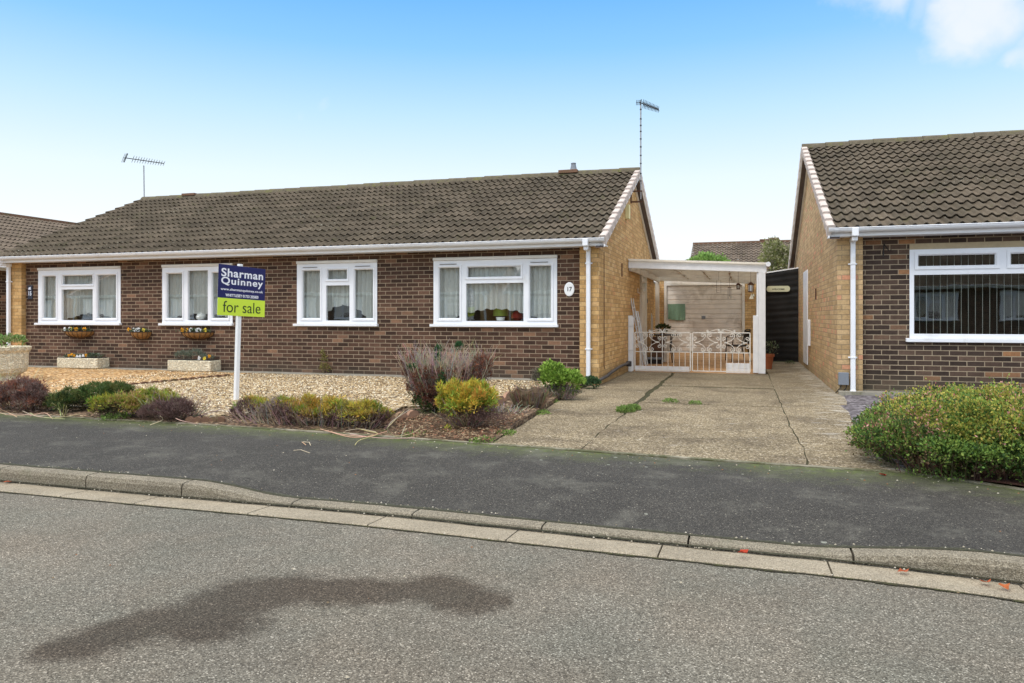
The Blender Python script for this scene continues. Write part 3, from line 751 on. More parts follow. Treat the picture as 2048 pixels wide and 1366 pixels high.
        for sgn, yy in ((1, ye), (-1, yb)):
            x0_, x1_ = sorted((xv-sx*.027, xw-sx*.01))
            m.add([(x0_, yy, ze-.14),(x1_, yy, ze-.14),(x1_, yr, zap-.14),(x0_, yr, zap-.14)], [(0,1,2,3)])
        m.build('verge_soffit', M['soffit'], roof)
        # pale strip where gable meets soffit
        m = MB()
        for sgn, yy in ((1, ye+.28), (-1, yb-.28)):
            zz = ze + rise*.28/half
            xo = xw + sx*.014
            m.obox((xo, yy, zz-.19), (xo, yr, zap-.19), .022, .05, (1,0,0))
        m.build('gable_trim', M['cream'], roof)
    # fascia and gutter, front and back
    for sgn, yy, yw_ in ((1, ye, Yf), (-1, yb, wb)):
        m = MB(); m.bbox(vx0+.03, vx1-.03, yy+sgn*.075, yy+sgn*.095, zf, ze+.005)
        m.box(vx0+.028, vx1-.028, min(yy+sgn*.096, yw_+sgn*.12), max(yy+sgn*.096, yw_+sgn*.12), zf+.004, zf+.02)
        fa = m.build('fascia', M['upvc'], root)
        m = MB(); gy = yy+sgn*.017; gr = .056; gzz = zf+.112; k = 9
        vs = []
        for x in (vx0+.01, vx1-.01):
            for rr in (gr, gr-.006):
                for j in range(k):
                    t = math.pi*j/(k-1); vs.append((x, gy-math.cos(t)*rr, gzz-math.sin(t)*rr))
        fs = []
        for j in range(k-1): fs += [(j, j+1, 2*k+j+1, 2*k+j), (k+j, 3*k+j, 3*k+j+1, k+j+1)]
        fs += [(0, 2*k, 3*k, k), (k-1, 2*k-1, 4*k-1, 3*k-1), tuple(range(k)), tuple(range(3*k-1, 2*k-1, -1))]
        m.add(vs, fs)
        m.tube([(vx0+.01, gy-gr, gzz+.003), (vx1-.01, gy-gr, gzz+.003)], .008, 6)
        nb = int((vx1-vx0)/.95)
        for i in range(nb+1):
            x = vx0+.12+(vx1-vx0-.24)*i/nb
            w = .02 if i % 4 else .055
            pts = [(gy-math.cos(math.pi*j/8)*(gr+.006), gzz-math.sin(math.pi*j/8)*(gr+.006)) for j in range(9)]
            m.add([(xx, y, z) for xx in (x-w/2, x+w/2) for y, z in pts + [(gy-gr-.012, gzz+.014)]], [(j, j+1, 10+j+1, 10+j) for j in range(8)]+[(9,0,10,19)])
        m.build('gutter', M['upvc'], root, smooth=False)
    for w in wins: window(root, w, yw)
    return root, yw

def window(root, w, yw):
    yf = yw - w.get('proud', .012); a, b, c, d = w['x0'], w['x1'], w['z0'], w['z1']
    m = MB(); gl = w['glass']
    xs = sorted({a, b, *[x for g_ in gl for x in g_[:2]]}); zs = sorted({c, d, *[z for g_ in gl for z in g_[2:4]]})
    hole = lambda x, z: any(g_[0] < x < g_[1] and g_[2] < z < g_[3] for g_ in gl)
    for p, q in zip(xs, xs[1:]):
        for r, s in zip(zs, zs[1:]):
            if not hole((p+q)/2, (r+s)/2):
                m.add([(p,yf,r),(q,yf,r),(q,yf,s),(p,yf,s)], [(0,1,2,3)]); m.add([(p,yf+.07,r),(q,yf+.07,r),(q,yf+.07,s),(p,yf+.07,s)], [(3,2,1,0)])
    def rev(a, b, c, d, y0, y1, inn=True):
        q = [(a,c),(b,c),(b,d),(a,d)]
        for i in range(4):
            (x1,z1),(x2,z2) = q[i], q[(i+1) % 4]; f = (0,1,2,3) if inn else (3,2,1,0)
            m.add([(x1,y0,z1),(x1,y1,z1),(x2,y1,z2),(x2,y0,z2)], [f])
    for g_ in gl: rev(*g_[:4], yf, yf+.07)
    rev(a, b, c, d, yf, yf+.07, False)
    fr = m.build('window', M['upvc'], root)
    for g_ in gl:
        if len(g_) > 4:      # opening sash: a proud mitred ring round the pane
            e = g_[4]; A_, B_, C_, D_ = g_[:4]
            m2 = MB(); y0 = yf-.016; i_ = .006
            o_ = [(A_-e,C_-e),(B_+e,C_-e),(B_+e,D_+e),(A_-e,D_+e)]; mi = [(A_-.012,C_-.012),(B_+.012,C_-.012),(B_+.012,D_+.012),(A_-.012,D_+.012)]
            n_ = [(A_+i_,C_+i_),(B_-i_,C_+i_),(B_-i_,D_-i_),(A_+i_,D_-i_)]
            oc = [(A_-e+.004,C_-e+.004),(B_+e-.004,C_-e+.004),(B_+e-.004,D_+e-.004),(A_-e+.004,D_+e-.004)]
            for i in range(4):
                j = (i+1) % 4
                m2.add([(o_[i][0],yf,o_[i][1]),(o_[j][0],yf,o_[j][1]),(oc[j][0],y0,oc[j][1]),(oc[i][0],y0,oc[i][1])], [(0,1,2,3)])
                m2.add([(oc[i][0],y0,oc[i][1]),(oc[j][0],y0,oc[j][1]),(mi[j][0],y0,mi[j][1]),(mi[i][0],y0,mi[i][1])], [(0,1,2,3)])
                m2.add([(mi[i][0],y0,mi[i][1]),(mi[j][0],y0,mi[j][1]),(n_[j][0],yf+.012,n_[j][1]),(n_[i][0],yf+.012,n_[i][1])], [(0,1,2,3)])
            m2.build('sash', M['upvc'], fr)
            if len(g_) > 5:
                m3 = MB(); m3.bbox(A_+.02, B_-.05, yf-.024, yf-.010, D_+e+.012, D_+e+.020, .002); m3.build('trickle_vent', M['soffit'], fr)
        m3 = MB(); yg = yf+.028; A_, B_, C_, D_ = g_[:4]
        m3.add([(A_-.01,yg,C_-.01),(B_+.01,yg,C_-.01),(B_+.01,yg,D_+.01),(A_-.01,yg,D_+.01)], [(0,1,2,3)])
        m3.build('pane', M['glass'], fr)
    m3 = MB(); sz = w['sill']; m3.bbox(a-.055, b+.028, yf-.06, yf+.02, sz, c-.002, .006); m3.build('sill', M['upvc'], fr)
    if w.get('trim'):
        m3 = MB(); m3.bbox(a-.006, b+.006, yf-.028, yf+.02, d+.002, w['trim'], .008); m3.build('head_trim', M['trimstone'], fr)
    if w.get('lintel'):
        m3 = MB(); m3.box(a+.0, b+.12, yw-.006, yw+.1, d+.002, w['lintel']); m3.build('lintel', M['lintel'], fr)
    if w.get('lace'):
        m3 = MB(); yl = yw+.115; n = 420; bf = w['lace']; zt = d-.03
        base = 0; nv = 10
        ph = random.random()*6
        for i in range(n+1):
            t = i/n; x = a+.04+(b-a-.08)*t
            f = .032*math.sin(x*62+ph+1.3*math.sin(x*6+ph)) + .008*math.sin(x*131+ph*2)
            zb = bf(t) - .030*abs(math.sin(x*17+ph))
            for j in range(nv+1):
                m3.v.append((x, yl+f*(.4+.6*j/nv), zt+(zb-zt)*j/nv))
        for i in range(n):
            for j in range(nv): q = i*(nv+1)+j; m3.f.append((q, q+nv+1, q+nv+2, q+1))
        m3.build('lace_curtain', M['lace'], fr, smooth=True)
    if w.get('blind'):
        m3 = MB()
        for x, ang in w['blind']:
            dx = .044*math.cos(ang); dy = .044*math.sin(ang); y = yw+.15
            m3.add([(x-dx,y-dy,c+.02),(x+dx,y+dy,c+.02),(x+dx,y+dy,d-.03),(x-dx,y-dy,d-.03)], [(0,1,2,3)])
            m3.v[-4] = (x-dx*1.02, y-dy, c+.02)
        m3.box(a+.05, b-.05, yw+.13, yw+.17, d-.035, d-.005)
        m3.build('vertical_blind', M['blind'], fr)

YWF = 12.53
def W(u0, u1, lights, **k):
    d = dict(x0=XU(u0, YWF), x1=XU(u1, YWF), z0=1.026, z1=2.184, sill=.977, trim=2.24); d.update(k)
    d['glass'] = [(XU(l[0], YWF), XU(l[1], YWF), *l[2:]) for l in lights]
    return d
SD = (1.128, 2.057)
w4 = W(867, 1114, [(878,919,*SD,.045,1), (935,1041,1.872,2.057,.042), (932,1047,1.083,1.763), (1059,1102,*SD,.045,1)],
       lace=lambda t: 1.13 + .19*max(0, math.sin(math.pi*min(1, max(0, (t-.14)/.72))))**.8)
w3 = W(594, 754, [(605,640,*SD,.045,1), (655,694,1.877,2.06,.042), (652,699,1.088,1.762), (709,746,*SD,.045,1)],
       lace=lambda t: 1.10 + .30*max(0, math.sin(math.pi*min(1, max(0, (t-.25)/.62))))**.7)
w2 = W(324.5, 465, [(333.5,364.5,*SD,.045), (375.5,415.7,1.09,2.108), (424,456,*SD,.045)],
       lace=lambda t: 1.14 + .10*math.sin(math.pi*t))
w1 = W(76.5, 241, [(85.8,112,*SD,.045), (124.6,185.5,1.863,2.06,.042), (123,185.5,1.087,1.757), (194,232.5,*SD,.05)],
       lace=lambda t: 1.12 + .13*max(0, math.sin(math.pi*min(1, max(0, (t-.3)/.6)))))
h1, yw1 = house('bungalow', 'long brown brick semi-detached bungalow with four white windows beside the carport', -15.66, -2.345, 12.43, 12.15, 4.31, 4.38, 2.35,
    dict(brown=M['brown'], yellow=M['yellow'], tile=M['tile']), [w1, w2, w3, w4], 14, (-15.32, -2.675), dark_left=True)
YR = 12.24
XR = lambda u: XU(u, YR)
rx1 = XR(2215)
bl = []; x = XR(1843)-.3
x = XR(1830)
while x < rx1-.05:
    ang = R(84) if x < XR(2000) or x > XR(2075) else R(62)
    bl.append((x, R(90)-math.atan2(x, 12.4)+R(6) if x < XR(1996) else R(70))); x += .0915
w5 = dict(x0=XR(1819), x1=rx1, z0=.846, z1=2.157, sill=.787, lintel=2.245, proud=.006,
          glass=[(XR(1836), XR(1991), 1.905, 2.068, .05), (XR(2021), rx1-.1, 1.905, 2.068, .05), (XR(1828), rx1-.06, .91, 1.781)], blind=bl)
h2, yw2 = house('bungalow', 'bungalow at the right edge with vertical blinds in its large window', 1.352, 12.5, 12.13, 11.85, 5.1, 4.765, 2.35,
    dict(brown=M['brown2'], yellow=M['buff2'], tile=M['tile']), [w5], 16, (XR(1723.4), 12.1))

# downpipes
def downpipe(root, x, Yf, ye, zf, z0, dx=0, clipz=()):
    m = MB(); w = .034
    m.bbox(x-.045, x+.045, ye-.055, ye+.085, zf-.01, zf+.118, .008)
    m.bbox(x-.038, x+.038, ye+.0, Yf-.035+.04, zf-.075, zf-.005, .01)
    m.bbox(x-w+dx, x+w+dx, Yf-.085, Yf-.018, z0, zf-.06, .008)
    m.bbox(x-w-.006+dx, x+w+.006+dx, Yf-.092, Yf-.012, z0, z0+.05, .008)
    p = m.build('downpipe', M['upvc'], root)
    for z in clipz:
        m = MB(); m.bbox(x-.062+dx, x+.062+dx, Yf-.03, Yf-.004, z, z+.022, .004); m.bbox(x-w-.005+dx, x+w+.005+dx, Yf-.092, Yf-.012, z-.004, z+.026, .004)
        m.build('pipe_clip', M['upvc'], p)
downpipe(h1, XU(1176.5, 12.37), 12.43, 12.15, 2.35, .06, 0, (2.06, .60))
downpipe(h1, XU(16.5, 12.37), 12.43, 12.15, 2.35, .06, 0.0, (1.93,))
downpipe(h2, XU(1706, 12.07), 12.13, 11.85, 2.35, .02, 0, (1.94, .54))

def word(txt, size, mat, parent, loc, rot, bold=0, sx=1, name='lettering', align='CENTER', space=1, tilt=None):
    cu = bpy.data.curves.new('t', 'FONT'); cu.body = txt; cu.size = size; cu.offset = bold; cu.extrude = .0015
    cu.align_x = align; cu.align_y = 'CENTER'; cu.space_character = space
    o = bpy.data.objects.new('t', cu); COL.objects.link(o); bpy.context.view_layer.update()
    me = bpy.data.meshes.new_from_object(o.evaluated_get(bpy.context.evaluated_depsgraph_get())); bpy.data.objects.remove(o)
    me.materials.clear(); me.materials.append(mat)
    for v in me.vertices: v.co.x *= sx
    if tilt: me.transform(tilt)
    r = bpy.data.objects.new(name, me); COL.objects.link(r); r.parent = parent
    r.location = loc; r.rotation_euler = rot
    return r

# extras of the long bungalow: chimney terminals, vent cover, cable, aerial bracket
def part_box(name, mat, root, *b): m = MB(); m.bbox(*b, .006); return m.build(name, mat, root)
yr1 = 16.46
cx = XU(1140, yr1); p = part_box('ridge_vent', M['edging2'], h1, cx-.24, cx+.20, yr1-.15, yr1+.15, 4.41, 4.485)
m = MB(); m.lathe((XU(1147, yr1), yr1, 4.485), [(.085,0),(.075,.03),(.055,.13),(.05,.14),(.06,.145),(.06,.165),(.045,.17)], 14); m.build('flue_pot', M['boxgrey'], p)
cx = XU(383, yr1); part_box('ridge_vent', M['edging2'], h1, cx-.22, cx+.2, yr1-.13, yr1+.13, 4.41, 4.475)
yv = -2.345/(-.1512); 
def SW(u, v, X):   # photo pixel -> point on a wall x = X
    k = (u-1024)/F; t = X/(-SA+k*CA); return Vector((X, t*(CA+k*SA), CZ+(HZ-v)/F*t))
a = SW(1252, 409, -2.33); b = SW(1257, 442, -2.33); part_box('vent_cover', M['yellowbox'], h1, -2.345, -2.26, a.y-.03, a.y+.13, b.z, a.z)
m = MB(); q = SW(1208, 500, -2.34); m.tube([(-2.338, q.y, 2.30), (-2.337, q.y+.005, 1.2), (-2.338, q.y, .30), (-2.33, q.y+.05, .24)], .006, 5); m.build('cable', M['rust'], h1)
# pipe low on the gable wall
m = MB(); pts = [SW(1196, 762, -2.31), SW(1214, 752, -2.29), SW(1222, 745, -2.26), SW(1240, 733, -2.29), SW(1257, 726, -2.29)]
m.tube(pts, .028, 8); m.build('waste_pipe', M['pipegrey'], h1)
m = MB(); q = SW(1257, 727, -2.3); m.bbox(-2.34, -2.24, q.y-.04, q.y+.05, q.z-.06, q.z+.05, .01); m.build('pipe_clamp', M['pipegrey'], h1)
# side door frame and posts on the gable wall under the carport
m = MB(); q = SW(1282, 600, -2.33); m.bbox(-2.345, -2.29, q.y-.12, q.y-.02, .0, 2.12); m.bbox(-2.345, -2.29, q.y+.75, q.y+.85, .0, 2.12); m.bbox(-2.345, -2.29, q.y-.12, q.y+.85, 2.122, 2.2)
dfr = m.build('side_door', M['cream'], h1)
m = MB(); m.bbox(-2.36, -2.31, q.y-.015, q.y+.745, .05, 2.11); m.build('door_leaf', M['cream'], dfr)
m = MB(); q = SW(1240, 640, -2.34); m.tube([SW(1244, 527, -2.32), SW(1244, 553, -2.32)], .012, 6); m.build('wall_hook', M['rust'], h1)
m = MB(); q = SW(1293, 602, -2.33); m.bbox(-2.345, -2.30, q.y-.04, q.y+.04, q.z-.05, q.z+.05); m.build('wall_socket', M['blackmetal'], h1)

# extras of the right bungalow
m = MB(); a = SW(1616, 541, 1.352); b = SW(1608, 541, 1.352); m.bbox(1.332, 1.36, a.y, b.y, .1, a.z+.02); m.build('side_door', M['upvc'], h2)
part_box('meter_box', M['upvc'], h2, 1.295, 1.352, SW(1617, 650, 1.33).y-.25, SW(1617, 650, 1.33).y+.1, CZ-(696-HZ)/F*14.6, CZ-(640-HZ)/F*14.6)
q = P(1687, 757, 12.1); mbx = part_box('service_box', M['boxgrey'], h2, P(1677, 757, 12.08).x, P(1697.5, 757, 12.08).x, 12.06, 12.13, P(1687, 770, 12.08).z, P(1687, 745, 12.08).z)
m = MB()
for dx in (-.03, .05): m.tube([(q.x+dx, 12.11, q.z-.08), (q.x+dx-.02, 12.09, q.z-.15), (q.x+dx-.08, 12.1, q.z-.22)], .008, 5)
m.build('service_cable', M['blackmetal'], mbx)
m = MB(); m.obox((1.345, SW(1632, 590, 1.345).y, SW(1632, 577, 1.345).z), (1.345, SW(1632, 590, 1.345).y, SW(1632, 599, 1.345).z), .03, .03); m.build('wall_tie', M['rust'], h2)
m = MB(); q = P(1768, 500, 12.2); m.tube([q+Vector((0,0,.09)), q+Vector((-.015,-.02,-.1))], .010, 5); m.tube([q+Vector((0,0,.09)), q+Vector((.06,-.05,-.02)), q+Vector((.09,-.05,.0))], .008, 5); m.build('hanging_bracket', M['blackmetal'], h2)

# number plates
q = P(1138.5, 578.5, 12.53)
t17 = thing('number_plaque', 'oval white house number 17 plaque on brown brick', 'plaque', (q.x, 12.54, q.z))
m = MB(); n = 28; rx_, rz_ = 10.4/115, 14/115
for y, s in ((12.539, 1), (12.530, 1), (12.524, .9)):
    for j in range(n): m.v.append((q.x+rx_*s*math.cos(2*math.pi*j/n), y, q.z+rz_*s*math.sin(2*math.pi*j/n)))
for r_ in range(2):
    for j in range(n): m.f.append((r_*n+j, r_*n+(j+1) % n, (r_+1)*n+(j+1) % n, (r_+1)*n+j))
m.f.append(tuple(range(2*n, 3*n))); m.build('plate', M['plaque'], t17)
word('17', .105, M['ink'], t17, (0, -.018, -.002), (R(90), 0, 0), .0015, .9)
q = P(60.5, 584.5, 12.53)
t15 = thing('number_plaque', 'dark slate house number 15 plaque beside the left window', 'plaque', (q.x, 12.54, q.z))
m = MB(); m.bbox(q.x-.065, q.x+.065, 12.52, 12.54, q.z-.155, q.z+.155); m.build('plate', M['slate'], t15)
word('15', .13, M['silverink'], t15, (0, -.022, -.03), (R(90), 0, 0), .003, .8)
m = MB(); m.add([(q.x-.045, 12.517, q.z+.06), (q.x+.035, 12.517, q.z+.055), (q.x+.025, 12.517, q.z+.12), (q.x-.03, 12.517, q.z+.105)], [(0,1,2,3)]); m.build('emblem', M['silverink'], t15)

# neighbour far left: ridge runs away from the road
def neighbour():
    XE, XRg, zf = -18.1, -22.7, 2.35; ze = 2.45; zap = 4.42; Y0, Y1_ = 13.0, 27.0
    root = thing('bungalow', 'neighbouring bungalow at the left edge with a reddish brown roof', 'bungalow', ((XE+2*XRg-XE)/2, (Y0+Y1_)/2, 0))
    half = XE-XRg; pit = math.atan2(zap-ze, half); Ls = math.hypot(half, zap-ze)
    m = MB()
    slope(m, (XE, Y0, ze), (0,1,0), (-math.cos(pit),0,math.sin(pit)), (math.sin(pit),0,math.cos(pit)), Y1_-Y0, Ls, 15)
    slope(m, (2*XRg-XE, Y0, ze), (0,1,0), (math.cos(pit),0,math.sin(pit)), (-math.sin(pit),0,math.cos(pit)), Y1_-Y0, Ls, 15, spr=4)
    rf = m.build('roof', M['tile_far'], root)
    m = MB(); m.box(XRg-.12, XRg+.12, Y0, Y1_, zap-.03, zap+.07); m.build('ridge_tiles', M['edging2'], rf)
    m = MB(); w0, w1_ = 2*XRg-XE+.3, XE-.3
    poly = [(w0,-.1),(w1_,-.1),(w1_,zf+.15),(XRg,zap-.1),(w0,zf+.15)]
    for y in (Y0+.15, Y1_-.4):
        vs = [(x,yy,z) for yy in (y, y+.25) for x, z in poly]
        m.add(vs, [(0,1,2,3,4),(9,8,7,6,5)] + [(i, (i+1) % 5, 5+(i+1) % 5, 5+i) for i in range(5)])
    m.box(w1_-.25, w1_, Y0+.4, Y1_-.41, -.1, zf+.1); m.box(w0, w0+.25, Y0+.4, Y1_-.41, -.1, zf+.1)
    m.build('wall', M['brown'], root)
    m = MB(); m.bbox(XE-.10, XE-.08, Y0, Y1_, zf, ze); m.box(XE-.35, XE-.101, Y0, Y1_, zf+.004, zf+.02); m.bbox(XE-.06, XE+.05, Y0, Y1_, zf+.05, zf+.11, .03); m.build('fascia', M['upvc'], root)
neighbour()
# bungalow beyond the garages
def back_house():
    x0, x1 = XU(1386, 34.0), 9.0; ye, half = 29.6, 4.4; zap = CZ + (HZ-488)/F*(34.0/1.03); ze = 2.5
    root = thing('bungalow', 'distant brown tiled bungalow roof seen above the carport', 'bungalow', ((x0+x1)/2, ye+half, 0))
    pit = math.atan2(zap-ze, half); Ls = math.hypot(half, zap-ze); m = MB()
    slope(m, (x0, ye, ze), (1,0,0), (0,math.cos(pit),math.sin(pit)), (0,-math.sin(pit),math.cos(pit)), x1-x0, Ls, 15, pitch=.2, h=.05)
    slope(m, (x0, ye+2*half, ze), (1,0,0), (0,-math.cos(pit),math.sin(pit)), (0,math.sin(pit),math.cos(pit)), x1-x0, Ls, 15, spr=4)
    rf = m.build('roof', M['tile_far'], root)
    m = MB(); m.box(x0, x1, ye+half-.13, ye+half+.13, zap-.03, zap+.06); m.build('ridge_tiles', M['edging2'], rf)
    for u in (1530, 1547):
        xx = XU(u, 34.0); m = MB(); m.bbox(xx-.22, xx+.22, ye+half-.15, ye+half+.15, zap+.061, zap+(.12 if u < 1540 else .17)); m.build('ridge_vent', M['edging2'], rf)
    m = MB(); m.box(x0+.2, x1-.2, ye+.4, ye+2*half-.4, -.1, ze-.05)
    m.add([(x0+.2, ye+.4, ze-.05),(x0+.2, ye+half, zap-.15),(x0+.2, ye+2*half-.4, ze-.05)], [(0,1,2)]); m.build('wall', M['yellow'], root)
back_house()
# bungalow across the road, seen in the window glass
bpy.context.view_layer.update()
opp = copy_tree(h1); opp['label'] = 'bungalow across the road mirrored in the window glass'
opp.rotation_euler = (0, 0, math.pi); opp.location = (9.5, -15.4, 0)
for x_, lb_ in ((-5, 'second bungalow across the road mirrored in the window behind the sale board'), (-19.5, 'third bungalow across the road mirrored in the window next to plaque 15'), (-34, 'fourth bungalow along the far side of the road'), (-48.5, 'farthest bungalow along the far side of the road')):
    o_ = copy_tree(h1); o_.rotation_euler = (0, 0, math.pi); o_.location = (x_, -15.4, 0); o_['label'] = lb_
struct(grid('front_lawn', [-60,-20,0,20,60], lambda x, t: -5.6-6.0*t, lambda x, y, t: -.05, gen('lawn', (.06,.09,.02), 1, .3, 3), 1))

# ------------------------------------------------------------------ garage, carport
gar = thing('garage', 'brick garage with a cream up-and-over door at the end of the patio', 'garage', (-1.0, 27, 0))
GY = 24.7
gx0, gx1 = XU(1333.6, GY), XU(1484, GY)
m = MB(); m.box(-2.7, gx0-.06, GY, GY+.24, -.1, 2.42); m.box(gx1+.06, .95, GY, GY+.24, -.1, 2.42)
m.box(-2.7, -2.46, GY+.241, GY+5, -.1, 2.42); m.box(.71, .95, GY+.241, GY+5, -.1, 2.42); m.box(-2.46, .71, GY+4.76, GY+5, -.1, 2.42); m.build('wall', M['yellow'], gar)
m = MB(); m.bbox(-2.75, 1.0, GY-.08, GY+5.1, 2.422, 2.52); m.build('flat_roof', M['cream'], gar)
m = MB(); m.bbox(gx0-.085, gx0, GY-.05, GY+.05, 0, 2.17); m.bbox(gx1, gx1+.085, GY-.05, GY+.05, 0, 2.17); m.bbox(gx0-.085, gx1+.085, GY-.05, GY+.05, 2.172, 2.42); m.build('door_frame', M['cream'], gar)
m = MB(); zt, zb = 2.165, .02; rows = 14; hh = (zt-zb)/rows
for i in range(rows):
    z0 = zb+hh*i; m.bbox(gx0+.004, gx1-.004, GY+.01, GY+.04, z0+.012, z0+hh-.002, .008)
m.box(gx0+.005, gx1-.005, GY+.03, GY+.05, zb, zt)
gd = m.build('garage_door', gen('greyed_door_paint', (.70,.645,.58), .6, .12, 3, .15, 60, col2=(.48,.42,.36), c2t=.6), gar)
q = P(1407, 635, GY); m = MB(); m.bbox(q.x-.06, q.x+.06, GY-.02, GY+.01, q.z-.05, q.z+.05); m.build('door_handle', M['boxgrey'], gd)
q = P(1352, 622, GY)
tw = thing('towel', 'sage green towel pegged on the cream garage door', 'towel', (q.x, GY-.04, q.z))
m = MB(); n = 16; x0, x1 = P(1335.5, 0, GY-.05).x, P(1370, 0, GY-.05).x; z1 = P(0, 606, GY).z; 
zt_, zb_ = CZ+(HZ-606.5)/F*23.9, CZ-(637-HZ)/F*23.9
for j in range(7):
    for i in range(n+1):
        t = i/n; s = j/6
        sag = -.045*math.sin(math.pi*t)*(.3) - .04*abs(t-.55)*(1-s)
        zt2 = zt_-.02*t*s; m.v.append((x0+(x1-x0)*t + .01*math.sin(s*3), GY-.045+.02*math.sin(t*20)*(.3+s), zt_+sag*(1-s)+(zb_-zt_)*s*(1+.08*math.sin(t*2.4))-.02*s))
for j in range(6):
    for i in range(n): q_ = j*(n+1)+i; m.f.append((q_, q_+1, q_+n+2, q_+n+1))
m.build('cloth', M['towel'], tw, smooth=True)

gw = thing('garden_wall', 'buff brick wall between the bungalow rear corner and the garage', 'wall', (-2.8, 22.6, 0))
m = MB(); m.box(-2.92, -2.69, 20.7, 24.69, -.1, 2.2); m.build('brickwork', M['yellow'], gw)
m = MB(); m.bbox(-2.95, -2.66, 20.7, 24.69, 2.201, 2.26); m.build('coping', M['concrete'], gw)
CY = 15.8
cp = thing('carport', 'white timber carport with a sloping roof against the gable wall', 'carport', (-1, 18.6, 0))
xl, xr = -2.335, XU(1533, CY); zl, zr = 2.355, 2.215
def zc(x): return zl+(zr-zl)*(x-xl)/(xr-xl)
def bar(m, y0, y1, top, bot, xa=xl, xb=xr, dz=0):
    vs = [(x, y, zc(x)+dz+o) for y in (y0, y1) for x in (xa, xb) for o in (bot, top)]
    m.add(vs, [(0,2,3,1),(4,5,7,6),(0,1,5,4),(2,6,7,3),(1,3,7,5),(0,4,6,2)])
m = MB(); bar(m, CY-.03, CY+.02, 0, -.155); m.build('front_beam', M['paint'], cp)
m = MB(); bar(m, CY-.09, 24.55, .035, .004, xl, xr+.05); m.build('roof_sheet', M['poly'], cp)
for y in (17.3, 18.8, 20.3):
    m = MB(); bar(m, y, y+.05, 0, -.11); m.build('roof_joist', M['cream'], cp)
m = MB(); bar(m, 21.45, 21.5, 0, -.16); m.build('rear_beam', M['cream'], cp)
m = MB(); m.bbox(xl, xl+.05, CY+.021, 21.44, 2.14, 2.29); m.build('wall_plate', M['cream'], cp)
for u in (1337, 1396, 1455):
    x = XU(u, CY); m = MB(); bar(m, CY+.021, 21.44, -.005, -.075, x-.02, x+.02); m.build('rafter', M['cream'], cp)
px0, px1 = XU(1516.5, CY), XU(1531, CY)
m = MB(); m.bbox(px0, px1, CY-.04, CY+.10, .01, 2.06); m.build('post', M['paint'], cp)
m = MB(); m.bbox(px0-.10, px0-.002, CY-.035, CY+.16, .02, 1.165+ (HZ-631)/F*15); m.bbox(px0-.03, px0-.002, CY-.0, CY+.3, 1.18, 2.07); m.build('post_boarding', M['paint'], cp)
m = MB(); m.bbox(px1-.1, px1, 21.35, 21.45, .0, 2.05); m.bbox(XU(1311, 21.4), XU(1318.5, 21.4), 21.35, 21.45, 0, 2.16); m.build('rear_post', M['cream'], cp)
m = MB(); m.tube([(xr+.03, CY-.1, zr-.0), (xr+.03, 21.6, zr-.0)], .05, 8); m.build('carport_gutter', M['upvc'], cp)

# gate between post and wall
GYg = CY+.0
gt = thing('gate', 'double white wrought iron gate with scrolls across the carport', 'gate', (XU(1382, GYg), GYg, 0))
def gp(zx, zy):   # zoom coordinates of the carport picture -> metres on the gate plane
    return P(1230+zx/4.876, 500+zy/4.876, GYg)
def spiral(m, c, r0, turns, a0, dirn, r=.007, n=16, end=.25):
    pts = []
    for i in range(n+1):
        t = i/n; rr = r0*(1-(1-end)*t); a = a0 + dirn*turns*2*math.pi*t
        pts.append((c[0]+rr*math.cos(a), GYg, c[1]+rr*math.sin(a)))
    m.tube(pts, r, 5); return pts[0]
for (xa, xb) in ((190, 740), (750, 1322)):
    X0_, X1_ = gp(xa, 0).x, gp(xb, 0).x; zt, zm, zb = CZ-(665-HZ)/F*15.5, CZ-(704-HZ)/F*15.5, .035
    m = MB(); s = .020
    m.box(X0_, X0_+s, GYg-.01, GYg+.01, zb, zt); m.box(X1_-s, X1_, GYg-.01, GYg+.01, zb, zt)
    for z in (zt, zm, zb): m.box(X0_+s, X1_-s, GYg-.008, GYg+.008, z-.008, z+.010)
    xc = (X0_+X1_)/2; m.box(xc-.009, xc+.009, GYg-.007, GYg+.007, zm+.01, zt+.03)
    lf = m.build('leaf_frame', M['gatewhite'], gt)
    m = MB()
    for i in range(1, 10): x = X0_+(X1_-X0_)*i/10; m.tube([(x, GYg, zb+.01), (x, GYg, zm-.008)], .007, 5)
    m.build('bars', M['gatewhite'], lf)
    m = MB(); hh = zt-zm; zc_ = (zt+zm)/2; Wd = (X1_-X0_)
    for cxn in (.25, .75):
        cx_ = X0_+Wd*cxn
        for sx in (-1, 1):
            for sz in (-1, 1):
                # heart shaped scrolls: from the middle point out, curling at both ends
                pts = []
                ex = cx_+sx*Wd*.155; ez = zc_+sz*hh*.17
                pts = [(cx_+sx*Wd*.02, GYg, zc_+sz*hh*.44), (cx_+sx*Wd*.015, GYg, zc_+sz*hh*.30), (cx_+sx*Wd*.06, GYg, zc_+sz*hh*.14), (cx_+sx*Wd*.13, GYg, zc_+sz*hh*.03), (cx_+sx*Wd*.20, GYg, zc_)]
                m.tube(pts, .007, 5)
                spiral(m, (cx_+sx*Wd*.062, zc_+sz*hh*.36), .045, 1.3, math.pi if sx > 0 else 0, -sx*sz, n=14)
                spiral(m, (cx_+sx*Wd*.195, zc_+sz*hh*.20), .045, 1.3, -math.pi/2*sz, sx*sz, n=14)
    # crest scrolls over the top rail
    for sx in (-1, 1):
        m.tube([(xc+sx*.012, GYg, zt+.01), (xc+sx*.02, GYg, zt+.055), (xc+sx*.06, GYg, zt+.07), (xc+sx*.16, GYg, zt+.045), (xc+sx*.27, GYg, zt+.012)], .006, 5)
        spiral(m, (xc+sx*.045, zt+.035), .03, 1.3, math.pi/2, sx, n=14); spiral(m, (xc+sx*.27, zt+.035), .024, 1.2, -math.pi/2, -sx, n=14)
    m.build('scrollwork', M['gatewhite'], lf)
